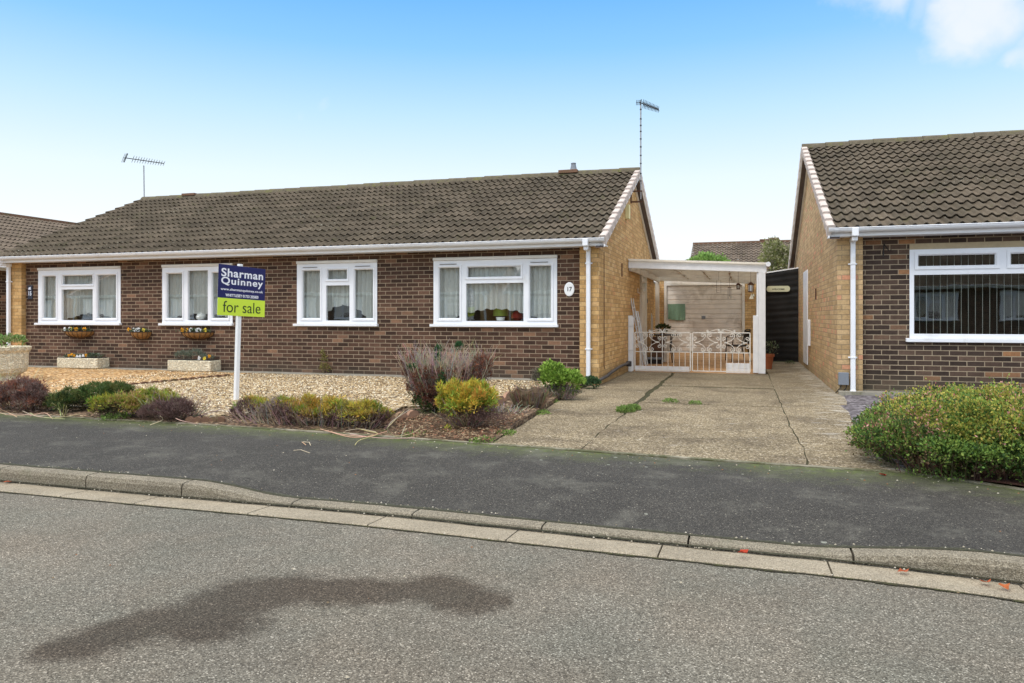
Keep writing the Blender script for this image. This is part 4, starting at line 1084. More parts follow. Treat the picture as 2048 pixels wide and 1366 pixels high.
# stub post on the wall side, boards leaning at the gate foot
bp = thing('gate_post', 'short white gate post standing against the yellow gable wall', 'post', (-2.27, CY, 0))
a = XU(1252, CY); b = XU(1265, CY)
m = MB(); m.bbox(max(a, -2.338), b, CY-.07, CY+.04, .0, CZ+(HZ-631)/F*15.7); m.bbox(b+.002, b+.02, CY-.02, CY+.05, .01, 1.15); m.build('boards', M['paint'], bp)
m = MB()
for z in (.95, .44): m.bbox(a-.02, b+.03, CY-.078, CY-.071, z, z+.018, .002)
m.build('strap', M['alu'], bp)
bd = thing('timber_board', 'long white board lying along the foot of the left gate leaf', 'board', (XU(1325, CY+.08), CY+.08, 0))
m = MB(); m.bbox(XU(1271, CY+.08), XU(1379, CY+.08), CY+.06, CY+.10, .0, CZ-(732-HZ)/F*15.7); m.build('plank', M['paint'], bd)
bd = thing('timber_board', 'stack of two white boards at the foot of the right gate leaf', 'board', (XU(1475, CY+.08), CY+.08, 0))
m = MB(); xa, xb = XU(1452, CY+.08), XU(1500, CY+.08); m.bbox(xa, xb, CY+.06, CY+.10, .0, .098); m.build('plank', M['paint'], bd)
m = MB(); m.bbox(xa, xb-.01, CY+.062, CY+.098, .10, .205); m.build('plank', M['paint'], bd)

# ladder
ld = thing('step_ladder', 'folded aluminium step ladder leaning on the yellow wall behind the gate', 'ladder', (-2.1, 16.7, 0))
m = MB(); m2 = MB()
def lad(b0, t0, w, parent, rungs):
    m = MB(); b0 = Vector(b0); t0 = Vector(t0)
    for dy in (0, w): m.obox(b0+Vector((0,dy,0)), t0+Vector((0,dy,0)), .06, .022)
    s_ = m.build('stile', M['alu'], ld)
    m = MB()
    for i in range(1, rungs): p = b0.lerp(t0, i/rungs); m.tube([p+Vector((0,.02,0)), p+Vector((0,w-.02,0))], .014, 6)
    m.build('rungs', M['alu'], s_)
lad(P(1286, 731, 16.2), P(1261.5, 596, 16.2)+Vector((.0,0,0)), .32, ld, 7)
lad(P(1292, 731, 16.25)+Vector((0,.02,0)), P(1272, 622, 16.25), .28, ld, 5)

# wall lantern
q = P(1288.5, 574, 17.2)
ln = thing('wall_lantern', 'cream wall lantern on the gable wall under the carport', 'lantern', (q.x, 17.2, q.z))
m = MB(); m.lathe((q.x, 17.2, q.z+.10), [(.005,.07),(.02,.05),(.03,.03),(.075,.0),(.07,-.01)], 6); m.build('cap', M['cream'], ln)
m = MB(); m.lathe((q.x, 17.2, q.z-.10), [(.03,0),(.055,.19),(.05,.19)], 6); m.build('glass', M['frost'], ln)
m = MB(); m.tube([(q.x, 17.2, q.z-.1), (q.x-.02, 17.2, q.z-.17), (-2.33, 17.2, q.z-.13), (-2.33, 17.2, q.z-.02)], .012, 6); m.build('arm', M['cream'], ln)
# right hand hanging things
def lantern_hang(u, v, y, name, label, cat, w, h, mat, glass, zhook):
    q = P(u, v, y); t = thing(name, label, cat, (q.x, y, q.z))
    m = MB(); m.lathe((q.x, y, q.z+h/2-.02), [(.01,h*.32),(w*.25,h*.2),(w*.55,.0),(w*.5,-.01)], 6)
    for i in range(6):
        a_ = i*math.pi/3; m.tube([(q.x+w*.45*math.cos(a_), y+w*.45*math.sin(a_), q.z+h/2-.02), (q.x+w*.38*math.cos(a_), y+w*.38*math.sin(a_), q.z-h/2)], .006, 4)
    m.lathe((q.x, y, q.z-h/2-.015), [(w*.42,0),(w*.42,.02)], 6)
    m.tube([(q.x, y, q.z+h/2), (q.x, y, zhook)], .003, 4); m.build('frame', mat, t)
    m = MB(); m.lathe((q.x, y, q.z-h/2+.01), [(w*.32,0),(w*.38,h-.05)], 6); m.build('glass', glass, t)
lantern_hang(1476.5, 572, 16.6, 'hanging_lantern', 'small brown lantern hanging under the carport left of the clock lantern', 'lantern', .09, .11, M['rust'], M['frost'], 2.15)
lantern_hang(1501.5, 575, 16.2, 'hanging_lantern', 'larger brass lantern hanging beside the carport post', 'lantern', .13, .17, M['rust'], M['plaque'], 2.15)
def chime(u, v0, v1, y, name, label, cat, bells):
    q = P(u, v0, y); zb = P(u, v1, y).z; t = thing(name, label, cat, (q.x, y, q.z))
    m = MB(); m.tube([(q.x, y, 2.17), (q.x, y, q.z)], .003, 4); m.lathe((q.x, y, q.z-.01), [(.035,0),(.04,.015)], 10); m.build('disc', M['brownwood'], t)
    m = MB()
    for i in range(bells):
        a_ = i*2*math.pi/bells; m.tube([(q.x+.03*math.cos(a_), y+.03*math.sin(a_), q.z), (q.x+.03*math.cos(a_), y+.03*math.sin(a_), zb+.04*(i % 2))], .007, 5)
    m.build('chimes', M['mast'], t)
chime(1459, 575, 597, 16.8, 'wind_chime', 'thin metal wind chime hanging in front of the garage door', 'wind chime', 4)
q = P(1503, 593, 16.1); t = thing('hanging_shell', 'pale shell ornament hanging below the brass lantern', 'ornament', (q.x, 16.1, q.z))
m = MB(); m.lathe((q.x, 16.1, q.z-.05), [(.05,0),(.04,.03),(.02,.07),(.008,.1)], 9); m.lathe((q.x+.04, 16.1, q.z-.0), [(.03,0),(.02,.03),(.005,.06)], 9); m.build('shell', M['stone'], t)
m = MB(); m.tube([(q.x, 16.1, q.z+.05), (q.x+.02, 16.1, q.z+.11)], .003, 4); m.build('cord', M['wood'], t)
q = P(1437.5, 573, 17.0); t = thing('wire_rack', 'thin rectangular wire frame hanging in front of the garage door', 'ornament', (q.x, 17, q.z))
m = MB(); w_, h_ = .045, .135
m.tube([(q.x-w_,17,q.z-h_),(q.x+w_,17,q.z-h_),(q.x+w_,17,q.z+h_),(q.x-w_,17,q.z+h_),(q.x-w_,17,q.z-h_)], .004, 4); m.tube([(q.x, 17, q.z+h_), (q.x, 17, 2.16)], .003, 4); m.build('frame', M['rust'], t)

# patio chair
q = G(1474, 722)
ch = thing('patio_chair', 'dark metal patio armchair behind the right gate leaf', 'chair', (q.x, q.y, 0), world=False, rot=R(108))
def L(*p): return [Vector(a) for a in p]
for sx in (-1, 1):
    m = MB(); m.tube(L((sx*.27,.22,0),(sx*.27,.20,.40),(sx*.28,.19,.62),(sx*.28,.10,.66),(sx*.27,-.15,.70),(sx*.22,-.26,.72)), .013, 7); m.build('leg', M['blackmetal'], ch)
    m = MB(); m.tube(L((sx*.25,-.28,0),(sx*.22,-.20,.38),(sx*.21,-.24,.60),(sx*.20,-.28,.80)), .013, 7); m.build('leg', M['blackmetal'], ch)
m = MB(); m.tube(L((-.20,-.28,.80),(-.12,-.30,.83),(.12,-.30,.83),(.20,-.28,.80)), .013, 7); m.bbox(-.20,.20,-.275,-.255,.46,.80); m.build('backrest', M['fabric'], ch)
m = MB(); m.lathe((0,0,.385), [(.24,0),(.26,.01),(.26,.03),(.24,.04)], 18); m.build('seat', M['fabric'], ch)
# table with pots
q = G(1325, 724)
tb = thing('patio_table', 'small dark round patio table behind the left gate leaf', 'table', (q.x+.05, q.y, 0), world=False)
m = MB(); m.lathe((0,0,.68), [(.36,0),(.38,.01),(.38,.025),(.36,.03)], 22); m.build('tabletop', M['blackmetal'], tb)
for i in range(4):
    a_ = R(45+90*i); m = MB(); m.tube(L((.25*math.cos(a_),.25*math.sin(a_),.68),(.22*math.cos(a_),.22*math.sin(a_),.4),(.31*math.cos(a_),.31*math.sin(a_),0)), .013, 6); m.build('leg', M['blackmetal'], tb)
q2 = (q.x-.0, q.y, .711)
pl = thing('pot_plant', 'small dark leafy pot plant on the patio table', 'plant', q2)
m = MB(); m.lathe(q2, [(.05,0),(.075,.1),(.08,.1)], 12); m.build('pot', M['brownwood'], pl)
leaves('foliage', [(q2[0], q2[1], q2[2]+.15, .16, .14, .08)], 260, .06, [(.04,.07,.02),(.12,.10,.05),(.06,.09,.03)], pl)
q = G(1328, 722); t = thing('waste_bin', 'tall cream bin standing under the patio table edge', 'bin', (q.x, q.y-.45, 0))
m = MB(); m.lathe((q.x, q.y-.45, 0), [(.11,0),(.12,.02),(.12,.56),(.125,.57),(.125,.60),(.10,.605)], 20); m.build('body', M['cream'], t)
m = MB(); m.lathe((q.x, q.y-.45, .606), [(.12,0),(.115,.02),(.04,.03)], 20); m.build('lid', M['cream'], t)
q = G(1308, 727); t = thing('storage_crate', 'low dark crate on the patio floor behind the gate', 'crate', (q.x, q.y, 0))
m = MB(); m.bbox(q.x-.19, q.x+.19, q.y-.15, q.y+.15, 0, .11); m.build('base', M['blackmetal'], t)
m = MB(); m.bbox(q.x-.20, q.x+.20, q.y-.16, q.y+.16, .111, .15); m.build('rim', M['boxgrey'], t)
t = thing('leaning_board', 'dark brown panel leaning behind the crate', 'panel', (q.x+.05, q.y+.3, 0))
m = MB(); m.add([(q.x-.15,q.y+.2,0),(q.x+.2,q.y+.2,0),(q.x+.22,q.y+.42,.62),(q.x-.08,q.y+.42,.66),(q.x-.15,q.y+.23,0),(q.x+.2,q.y+.23,0),(q.x+.22,q.y+.45,.62),(q.x-.08,q.y+.45,.66)], [(0,1,2,3),(7,6,5,4),(0,4,5,1),(1,5,6,2),(2,6,7,3),(3,7,4,0)]); m.build('board', M['brownwood'], t)
q = G(1296, 722); t = thing('tall_board', 'tall white round-topped board leaning by the side door', 'board', (q.x, q.y+.2, 0))
m = MB(); ps = [(-.09,0),(.09,0),(.09,1.15),(.06,1.24),(0,1.28),(-.06,1.24),(-.09,1.15)]
m.add([(q.x+a_, q.y+.2+b_*.08+d_, b_) for d_ in (0,.03) for a_, b_ in ps], [tuple(range(7)), tuple(range(13,6,-1))]+[(i,(i+1) % 7,7+(i+1) % 7,7+i) for i in range(7)]); m.build('plank', M['wood'], t)

# black side gate, plaque, pot
BY = 20.3
bg = thing('side_gate', 'tall black horizontally ribbed sheet gate between carport and right bungalow', 'gate', (.9, BY, 0))
m = MB(); x0, x1 = .43, 1.345; z0, z1 = 2.27, 2.40; n = 90
for i in range(n+1):
    z = z0*i/n; y = BY + .005*math.sin(2*math.pi*z/.15+.4*math.sin(z*4)) + .003*math.sin(z*31)
    for j in range(9):
        t = j/8; x = x0+(x1-x0)*t; zz = z*((z0+(z1-z0)*t)/z0)
        m.v.append((x, y+.01*math.sin(t*5+z*3)+.004*math.sin(t*9+z*11), zz))
for i in range(n):
    for j in range(8): q_ = i*9+j; m.f.append((q_, q_+1, q_+10, q_+9))
m.build('ribbed_sheet', M['sheet'], bg, smooth=True)
m = MB(); m.obox((x0, BY+.02, z0+.015), (x1, BY+.02, z1+.015), .06, .03); m.build('top_rail', M['paint'], bg)
q = P(1556.5, 577.7, BY-.04)
wp = thing('welcome_plaque', 'oval cream welcome plaque on the black side gate', 'plaque', (q.x, BY-.04, q.z))
m = MB(); w_, h_ = .285, .075; n = 10; pts = []
for s, a0 in ((1, -90), (-1, 90)):
    for i in range(n+1): a_ = R(a0+180*i/n); pts.append((q.x+s*(w_-h_*.8)+h_*.8*math.cos(a_), q.z+h_*math.sin(a_)))
k = len(pts); m.add([(x, y, z) for y in (BY-.055, BY-.035) for x, z in pts], [tuple(range(k)), tuple(range(2*k-1, k-1, -1))]+[(i, k+i, k+(i+1) % k, (i+1) % k) for i in range(k)]); m.build('plate', M['welcome'], wp)
word('WELCOME', .055, M['ink'], wp, (0, -.018, -.012), (R(90), 0, 0), .0008, 1.15)
q = G(1538, 738)
tp = thing('plant_pot', 'terracotta pot with a straggly plant behind the carport post', 'plant pot', (q.x-.07, q.y+.1, 0))
m = MB(); m.lathe((q.x-.07, q.y+.1, 0), [(.13,0),(.17,.27),(.19,.27),(.19,.33),(.17,.33),(.16,.29)], 20); m.build('pot', M['terracotta'], tp)
twigs('stems', 14, (q.x-.03, q.y+.1, .28), (.06,.06,0), .4, .005, (.10,.12,.06), tp, 1.4, .3)
leaves('foliage', [(q.x+.03, q.y+.1, .45, .16, .15, .14)], 70, .05, [(.10,.14,.07),(.14,.16,.10)], tp)

# ------------------------------------------------------------------ aerials
def yagi(name, label, base, top, boom0, boom1, n, el, extra, rs=1):
    t = thing(name, label, 'TV aerial', base)
    m = MB(); m.tube([base, top], .016, 7); m.build('mast', M['mast'], t)
    m = MB(); b0 = Vector(boom0); b1 = Vector(boom1); d = (b1-b0).normalized(); m.tube([b0, b1], .012, 5)
    s = Vector(el).normalized(); o = d.cross(s)
    for i in range(n):
        p = b0.lerp(b1, .18+.82*i/(n-1)); w_ = .10-.03*i/n; m.tube([p-s*w_, p+s*w_], .0055, 4); m.tube([p-s*w_*.6+o*.03, p+s*w_*.6-o*.03], .005, 4)
    for sg in (-1, 1):
        for k in range(3): p = b0 + o*sg*(.03+.05*k)*rs - d*.02*k; m.tube([p-s*.13*rs, p+s*.13*rs], .0055, 4)
        m.tube([b0, b0+o*sg*.15*rs-d*.05], .006, 4)
    m.build('antenna', M['blackmetal'], t)
    if extra: extra(t)
    return t
ya = 16.46
b_ = P(288.5, 404, ya); t_ = P(287.5, 331, ya)
yagi('tv_aerial', 'grey TV aerial on a short mast at the left end of the ridge', b_, t_, P(252, 316, ya-.5), P(328, 327, ya+.3), 13, (.3,.2,1), None)
Xm = -2.13; ym = None
b_ = SW(1281.5, 398, Xm)
yb_ = b_.y
def brk(t):
    m = MB()
    for v in (383, 404): z = CZ+(HZ-v-3)/F*16.3; m.obox((-2.345, yb_-.05, z), (Xm+.03, yb_, z), .03, .03)
    m.obox((-2.335, yb_-.05, CZ+(HZ-383)/F*16.3), (-2.335, yb_-.05, CZ+(HZ-410)/F*16.3), .03, .03); m.build('wall_bracket', M['rust'], t)
    m = MB()
    for v in (219, 238, 251, 263, 278, 294, 311, 327, 347, 362): z = P(1281, v, yb_).z; m.tube([(Xm, yb_, z-.012), (Xm, yb_, z+.012)], .021, 7)
    m.build('mast_tape', M['blackmetal'], t)
yagi('tv_aerial', 'tall slim TV aerial mast bracketed to the yellow gable peak', b_, (Xm, yb_, P(1281, 203, yb_).z), (Xm-.02, yb_, P(1281, 205, yb_).z), P(1317, 219, yb_+.75), 12, (.1,.1,1), brk, .45)

# ------------------------------------------------------------------ for sale board
tl = 9.42; tr_ = 10.12
def PT(u, v, t): k = (u-1024)/F; return Vector((t*(-SA+k*CA), t*(CA+k*SA), CZ+(HZ-v)/F*t))
bl_, br_ = PT(432, 632, tl), PT(526, 632, tr_)
ex = (br_-bl_); ex.z = 0; Wb = ex.length; ang = math.atan2(ex.y, ex.x)
Hb = (PT(434, 529, tl).z - bl_.z)
lean = R(2.1)
mid = (bl_+br_)/2; gpost = G(474.5, 806, .03)
sb = thing('for_sale_board', 'navy and lime for sale board on a white post in the gravel garden', 'sign', (gpost.x, gpost.y, .0), world=False, rot=ang)
sb.rotation_euler = (0, lean, ang)
inv = Matrix.Translation(sb.location) @ sb.rotation_euler.to_matrix().to_4x4(); inv = inv.inverted()
cl = inv @ mid; cxl, czl = cl.x, bl_.z
zs_ = .335   # share of the lime strip
m = MB(); m.bbox(-.030, .030, 0.0, .045, -.1, czl+Hb+.03, .004); m.build('post', M['paint'], sb)
m = MB(); m.bbox(cxl-Wb/2, cxl+Wb/2, -.008, -.001, czl+Hb*zs_, czl+Hb, .001); nb = m.build('board', M['navy'], sb)
m = MB(); m.bbox(cxl-Wb/2-.003, cxl+Wb/2, -.013, -.006, czl-.0, czl+Hb*zs_+.004, .001); lb = m.build('board', M['lime'], sb)
nb['label'] = 'navy upper board'; lb['label'] = 'lime lower board'
rt = (R(90), 0, 0)
def fit(txt, wd, ht, mat, parent, x, z, bold, y=-.0095, space=1):
    o = word(txt, 1.0, mat, parent, (x, y, z), rt, bold, 1, space=space)
    xs_ = [v.co.x for v in o.data.vertices]; ys_ = [v.co.y for v in o.data.vertices]
    sx = wd/(max(xs_)-min(xs_)); sy = ht/(max(ys_)-min(ys_)); cx_ = (max(xs_)+min(xs_))/2; cy_ = (max(ys_)+min(ys_))/2
    for v in o.data.vertices: v.co.x = (v.co.x-cx_)*sx; v.co.y = (v.co.y-cy_)*sy; v.co.z *= .8
zz = lambda f: czl+Hb*f
fit('Sharman', Wb*.89, Hb*.165, M['white_ink'], nb, cxl, zz(.845), .020, space=1.1)
fit('Quinney', Wb*.89, Hb*.185, M['white_ink'], nb, cxl, zz(.665), .020, space=1.14)
fit('www.sharmanquinney.co.uk', Wb*.90, Hb*.062, M['white_ink'], nb, cxl, zz(.510), .016, space=1.1)
fit('WHITTLESEY 01733 205000', Wb*.70, Hb*.058, M['white_ink'], nb, cxl, zz(.402), .018)
fit('for sale', Wb*.80, Hb*.22, M['olive_ink'], lb, cxl, zz(.175), -.004, y=-.0148)

# ------------------------------------------------------------------ planters
def trough(u0, u1, vb, vt, label, flowers):
    a = G(u0, vb, .075); b = G(u1, vb, .075); y = 12.28; a = P(u0, vb, y-.16); b = P(u1, vb, y-.16)
    z0 = .075; h = (vb-vt)/F*a.y/.85; h = .215
    x0, x1 = a.x, b.x-.09
    t = thing('stone_trough', label, 'planter', ((x0+x1)/2, y, z0), 'stone troughs along the wall')
    m = MB(); m.bbox(x0, x1, y-.17, y+.15, z0, z0+h, .012); m.build('trough', M['stone'], t)
    m = MB(); m.box(x0+.03, x1-.03, y-.14, y+.12, z0+h, z0+h+.012); m.build('compost', M['blackmetal'], t)
    xm = (x0+x1)/2; w_ = (x1-x0)/2
    return t, xm, w_, y, z0+h
def flowers(t, spots, name='flowers', s=.034):
    m = MB()
    for x, y, z, c in spots:
        for k in range(5):
            a_ = k*2*math.pi/5+random.random(); r = s*random.uniform(.8, 1.2)
            p = Vector((x+.6*r*math.cos(a_), y-.01, z+.6*r*math.sin(a_)))
            n = 6; m.add([p+Vector((r*.55*math.cos(q), random.uniform(-.006,.006), r*.55*math.sin(q))) for q in [i*math.pi/3 for i in range(n)]], [tuple(range(n))], c)
    return m.build(name, M['leaf'], t)
OR = (.80,.36,.02); WH = (.85,.85,.85); YE = (.85,.66,.08)
GRN = [(.05,.085,.03),(.08,.12,.05),(.11,.14,.08)]; GRY = [(.16,.19,.14),(.22,.25,.20),(.10,.13,.08)]
t, xm, w_, y, z = trough(114, 202, 737, 712, 'cream stone trough of orange pansies under the left window', 0)
leaves('foliage', [(xm+.25, y, z+.03, .20, .10, .06), (xm-.1, y, z+.02, w_*.8, .1, .04)], 700, .035, GRN+GRY, t)
flowers(t, [(xm-.30+.07*i, y-.08, z+.05+.02*(i % 2), OR) for i in range(3)] + [(xm-.06, y-.1, z+.03, WH), (xm+.03, y-.1, z+.03, WH), (xm+.1, y-.1, z+.05, WH), (xm+.16, y-.08, z+.06, OR)])
t, xm, w_, y, z = trough(335, 429, 746, 722, 'cream stone trough of silvery lavender near the sale board', 0)
leaves('foliage', [(xm-.28, y, z+.07, .18, .11, .10), (xm+.02, y, z+.08, .20, .12, .13), (xm+.30, y, z+.04, .14, .1, .06)], 1500, .05, GRY, t, kind='needle', asp=.14, up=.8)
flowers(t, [(xm+.2, y-.1, z+.05, WH), (xm+.33, y-.1, z+.04, YE), (xm+.4, y-.05, z+.09, OR)])
def basket(u0, u1, vt, vb, label, fl):
    y = 12.54; a, b = P(u0, vt, y-.1), P(u1, vt, y-.1); w_ = (b.x-a.x)/2; xm = (a.x+b.x)/2; z = a.z; h = (vb-vt)/F*a.y/.8*.95
    t = thing('wall_basket', label, 'hanging basket', (xm, y, z), 'hay rack baskets on the brick wall')
    def prof(s):   # half ellipse bowl cut by the wall
        return w_*math.sqrt(max(0, 1-(s)**2.4)), .20*math.sqrt(max(0, 1-s**2.4))
    m = MB(); n = 14; k = 6
    for i in range(k+1):
        s = i/k*.97; rx, ry = prof(s)
        for j in range(n+1): a_ = math.pi*j/n; m.v.append((xm+rx*math.cos(a_), y-.004-ry*math.sin(a_), z-h*s))
    for i in range(k):
        for j in range(n): q_ = i*(n+1)+j; m.f.append((q_, q_+1, q_+n+2, q_+n+1))
    m.f.append(tuple(k*(n+1)+j for j in range(n+1))); m.build('coir_liner', M['coir'], t)
    m = MB(); nb = max(7, int(w_*26))
    for s in (0, .97):
        rx, ry = prof(s); m.tube([(xm+(rx+.006)*math.cos(math.pi*j/14), y-.004-(ry+.006)*math.sin(math.pi*j/14), z-h*s) for j in range(15)], .008 if s == 0 else .006, 5)
    for j in range(nb+1):
        a_ = math.pi*j/nb; m.tube([(xm+(prof(s)[0]+.005)*math.cos(a_), y-.004-(prof(s)[1]+.005)*math.sin(a_), z-h*s) for s in (0,.2,.4,.6,.8,.97)], .0045, 4)
    m.build('wire_frame', M['blackmetal'], t)
    leaves('foliage', [(xm, y-.1, z+.01, w_*.95, .1, .045)], int(900*w_), .035, GRN, t)
    flowers(t, [(xm+w_*f, y-.12, z+.045, c) for f, c in fl], s=.04)
basket(125, 181, 662, 677, 'widest wall basket of orange and white pansies, below the left window', [(-.75,WH),(-.4,WH),(-.35,YE),(0,OR),(.1,OR),(.6,OR),(.7,OR)])
basket(259, 296, 663.5, 680, 'smallest wall basket, white pansies, between two windows', [(-.95,OR),(-.4,WH),(-.1,WH),(.1,WH),(.6,YE)])
basket(359, 421, 664, 679, 'wall basket of pansies left of the sale board', [(-.75,OR),(-.45,OR),(-.2,WH),(.2,WH),(.35,WH),(.7,YE)])
# urn
def PT0(u, t): k = (u-1024)/F; return Vector((t*(-SA+k*CA), t*(CA+k*SA), .03))
q = PT0(0, 12.75)
un = thing('stone_urn', 'large cream stone urn with leafy plant at the left edge', 'planter', (q.x, q.y, 0))
m = MB(); m.lathe((q.x, q.y, .02), [(.30,0),(.34,.06),(.28,.10),(.30,.14),(.38,.19),(.41,.26),(.42,.52),(.455,.57),(.465,.62),(.43,.63),(.40,.58)], 36); m.build('bowl', M['stone'], un, smooth=False)
leaves('foliage', [(q.x+.25, q.y, .72, .28, .2, .12), (q.x-.15, q.y, .72, .2, .2, .12)], 1100, .045, [(.10,.20,.04),(.16,.28,.07),(.22,.30,.10),(.30,.32,.15)], un, gap=.5)

# ------------------------------------------------------------------ shrubs
GOLD = [(.52,.40,.05),(.42,.40,.05),(.32,.38,.05),(.60,.42,.07),(.24,.34,.05),(.50,.26,.05)]
LIME = [(.26,.40,.05),(.34,.44,.06),(.18,.32,.04)]
OLIVE = [(.22,.24,.05),(.30,.28,.06),(.16,.20,.04),(.36,.27,.08)]
PURP = [(.13,.075,.065),(.18,.105,.09),(.09,.05,.045),(.22,.15,.13)]
DGRN = [(.045,.085,.022),(.07,.12,.03),(.10,.15,.035),(.03,.055,.018),(.15,.16,.05)]
RUST = [(.21,.075,.045),(.26,.105,.065),(.15,.055,.035),(.33,.13,.07)]
GREYT = (.32,.27,.22)
def two_tone(zsplit, low, hard=.06):
    low = np.array(low)
    def f(p, C):
        n = len(p); wv = zsplit + .05*np.sin(p[:, 0]*9) + .04*np.sin(p[:, 1]*13+p[:, 0]*5)
        prob = 1/(1+np.exp(-(wv-p[:, 2])/(hard*.35)))
        k = rng.random(n) < prob; C = C.copy(); C[k] = low[rng.integers(0, len(low), k.sum())]
        return C
    return f
def shrub(name, label, cat, blobs, n, size, cols, kind='needle', asp=.2, colf=None, tw=None, surf=.7, up=.5, gap=0, group=None, cl=0):
    bx = np.mean([b[0] for b in blobs]); by_ = np.mean([b[1] for b in blobs])
    t = thing(name, label, cat, (bx, by_, .02), group)
    if cl: leaves('foliage', blobs+clumps(blobs, cl, .055), n, size, cols, t, kind, surf, up, asp, colf, zmin=.0, gap=gap, clump=.6)
    else: leaves('foliage', blobs, n, size, cols, t, kind, surf, up, asp, colf, zmin=.0, gap=gap)
    if tw: twigs('stems', *tw[:6], t, *tw[6:])
    return t
def blob_px(u, vtop, vbase, wpx, dep=.5, z0=.02, squash=1):
    """ellipsoid standing on the ground at photo pixel (u, vbase), wpx wide, reaching vtop"""
    g = G(u, vbase, z0); t = g.y/(CA+((u-1024)/F)*SA); h = (vbase-vtop)/F*t
    rx = wpx/2/F*t; ry = max(.12, rx*dep); h = max(.1, h)
    return (g.x, g.y+ry*.8, z0+h*.22, rx, ry, h*.66*squash)
# 1 big half-dead conifer with grey twigs
B1 = [blob_px(872, 706, 838, 150, .75)]
b = B1[0]
g0 = G(868, 836, .02); tt = 9.0
cxs, cys = g0.x, g0.y+.36
t = thing('dead_conifer', 'wide half-dead conifer with grey bare twigs and rusty sides', 'shrub', (cxs, cys, .02))
def colf1(p, C):
    C = C.copy(); n = len(p); C[:] = np.array(RUST+[(.21,.155,.12),(.27,.21,.165),(.16,.11,.085)])[rng.integers(0, 7, n)]
    g_ = np.sin(p[:, 0]*6.1+.7)*np.sin(p[:, 2]*5+p[:, 1]*4+1) > .62; C[g_] = np.array(DGRN)[rng.integers(0, 5, g_.sum())]
    lowm = (p[:, 2] < .22+.06*np.sin(p[:, 0]*8)) & (rng.random(n) < .75); C[lowm] = np.array(DGRN)[rng.integers(0, 4, lowm.sum())]
    return C
cone = []
for i in range(30):
    a_ = i*2.399; f = math.sqrt((i+.5)/30)
    for z, rr in ((.14,.33),(.30,.41),(.46,.46)):
        if z > .4 and f < .7 and i % 3: continue
        cone.append((cxs+math.cos(a_)*f*rr, cys+math.sin(a_)*f*rr*.75, z, .10, .10, .13))
for a_ in (2.6, 3.0, 3.5, 5.9, 6.2, .3): cone.append((cxs+math.cos(a_)*.48, cys+math.sin(a_)*.3, .58, .08, .08, .14))
leaves('foliage', cone, 62000, .034, RUST, t, 'needle', .7, .5, .28, colf1, zmin=.02)
twigs('bare_twigs', 620, (cxs, cys-.03, .24), (.44,.30,0), .42,   .0048, (.37,.295,.225), t, .42, .13, 4, .14, 4)
leaves('green_tufts', [(cxs-.05, cys-.12, .76, .035, .04, .07), (cxs+.20, cys-.1, .82, .04, .04, .05), (cxs-.03, cys-.15, .66, .04,.04,.08), (cxs+.10, cys-.36, .42, .045,.04,.12), (cxs-.30, cys-.30, .58, .05,.04,.04)], 2200, .026, [(.03,.11,.04),(.05,.15,.05),(.04,.09,.03)], t, 'needle', .6, .5, .3)
# 2 golden heather mound
b = blob_px(913, 786, 862, 104, .8)
g_ = G(915, 862, .02)
t = thing('golden_heather', 'golden yellow heather mound in front of the dead conifer', 'shrub', (g_.x, g_.y+.25, .02))
leaves('foliage', [(g_.x+dx, g_.y+.25+dy, .33+dz, r*.8, r*.75, .10) for dx, dy, dz, r in [(random.uniform(-.26,.26), random.uniform(-.2,.2), random.uniform(-.12,.07), random.uniform(.04,.08)) for _ in range(45)]+list(((-.14,0,-.02,.18),(.12,0,.0,.18),(0,-.08,-.03,.2),(-.02,.12,.03,.2),(.2,-.04,-.05,.12),(-.24,-.02,-.08,.10),(-.05,-.15,-.1,.14),(-.1,-.1,.07,.08),(.08,.02,.08,.09),(.17,.05,.06,.07),(-.2,.03,.04,.07),(.02,-.12,.04,.09),(.26,.0,-.08,.08)))], 17000, .036, [tuple(min(1,c*1.02) for c in q_) for q_ in GOLD], t, 'needle', .75, .6, .3, zmin=.03, clump=.55)
leaves('dead_base', [(g_.x, g_.y+.25, .12, .26, .22, .13), (g_.x+.22, g_.y+.2, .12, .2, .16, .13)], 5000, .035, PURP, t, 'needle', .4, .4, .12)
twigs('stems', 60, (g_.x, g_.y+.22, .02), (.1,.08,0), .3, .006, (.22,.16,.12), t, 1.6, .25, 3, 0, 2)
# 3 long low heath by the sale board
bl3 = []; 
for u, vt, vb, w_ in ((490,796,838,90),(545,794,846,90),(600,794,852,100),(650,792,852,90),(700,800,858,100),(738,808,856,64)):
    bl3.append(blob_px(u, vt, vb, w_, .8))
def colf3(p, C):
    C = two_tone(.16, PURP)(p, C); n = len(p)
    g1 = (np.abs(p[:, 0]-G(515, 820).x) < .3) & (p[:, 2] > .12) & (rng.random(n) < .8); C[g1] = np.array(LIME)[rng.integers(0, 3, g1.sum())]
    g2 = (np.abs(p[:, 0]-G(655, 820).x) < .13) & (rng.random(n) < .85); C[g2] = np.array([(.26,.20,.17),(.34,.28,.24),(.2,.15,.12)])[rng.integers(0, 3, g2.sum())]
    return C
b = bl3[2]
shrub('heath_mound', 'long low heath mound, lime to orange on top, below the sale board', 'shrub', bl3, 42000, .035, OLIVE+GOLD+[(.50,.32,.08),(.42,.28,.08)], asp=.22, colf=colf3, cl=130, tw=(110, (b[0]+.1, b[1]-.12, .02), (1.0,.14,0), .30, .0035, (.27,.20,.16), 1.1, .3, 4, 0, 1), gap=.25)
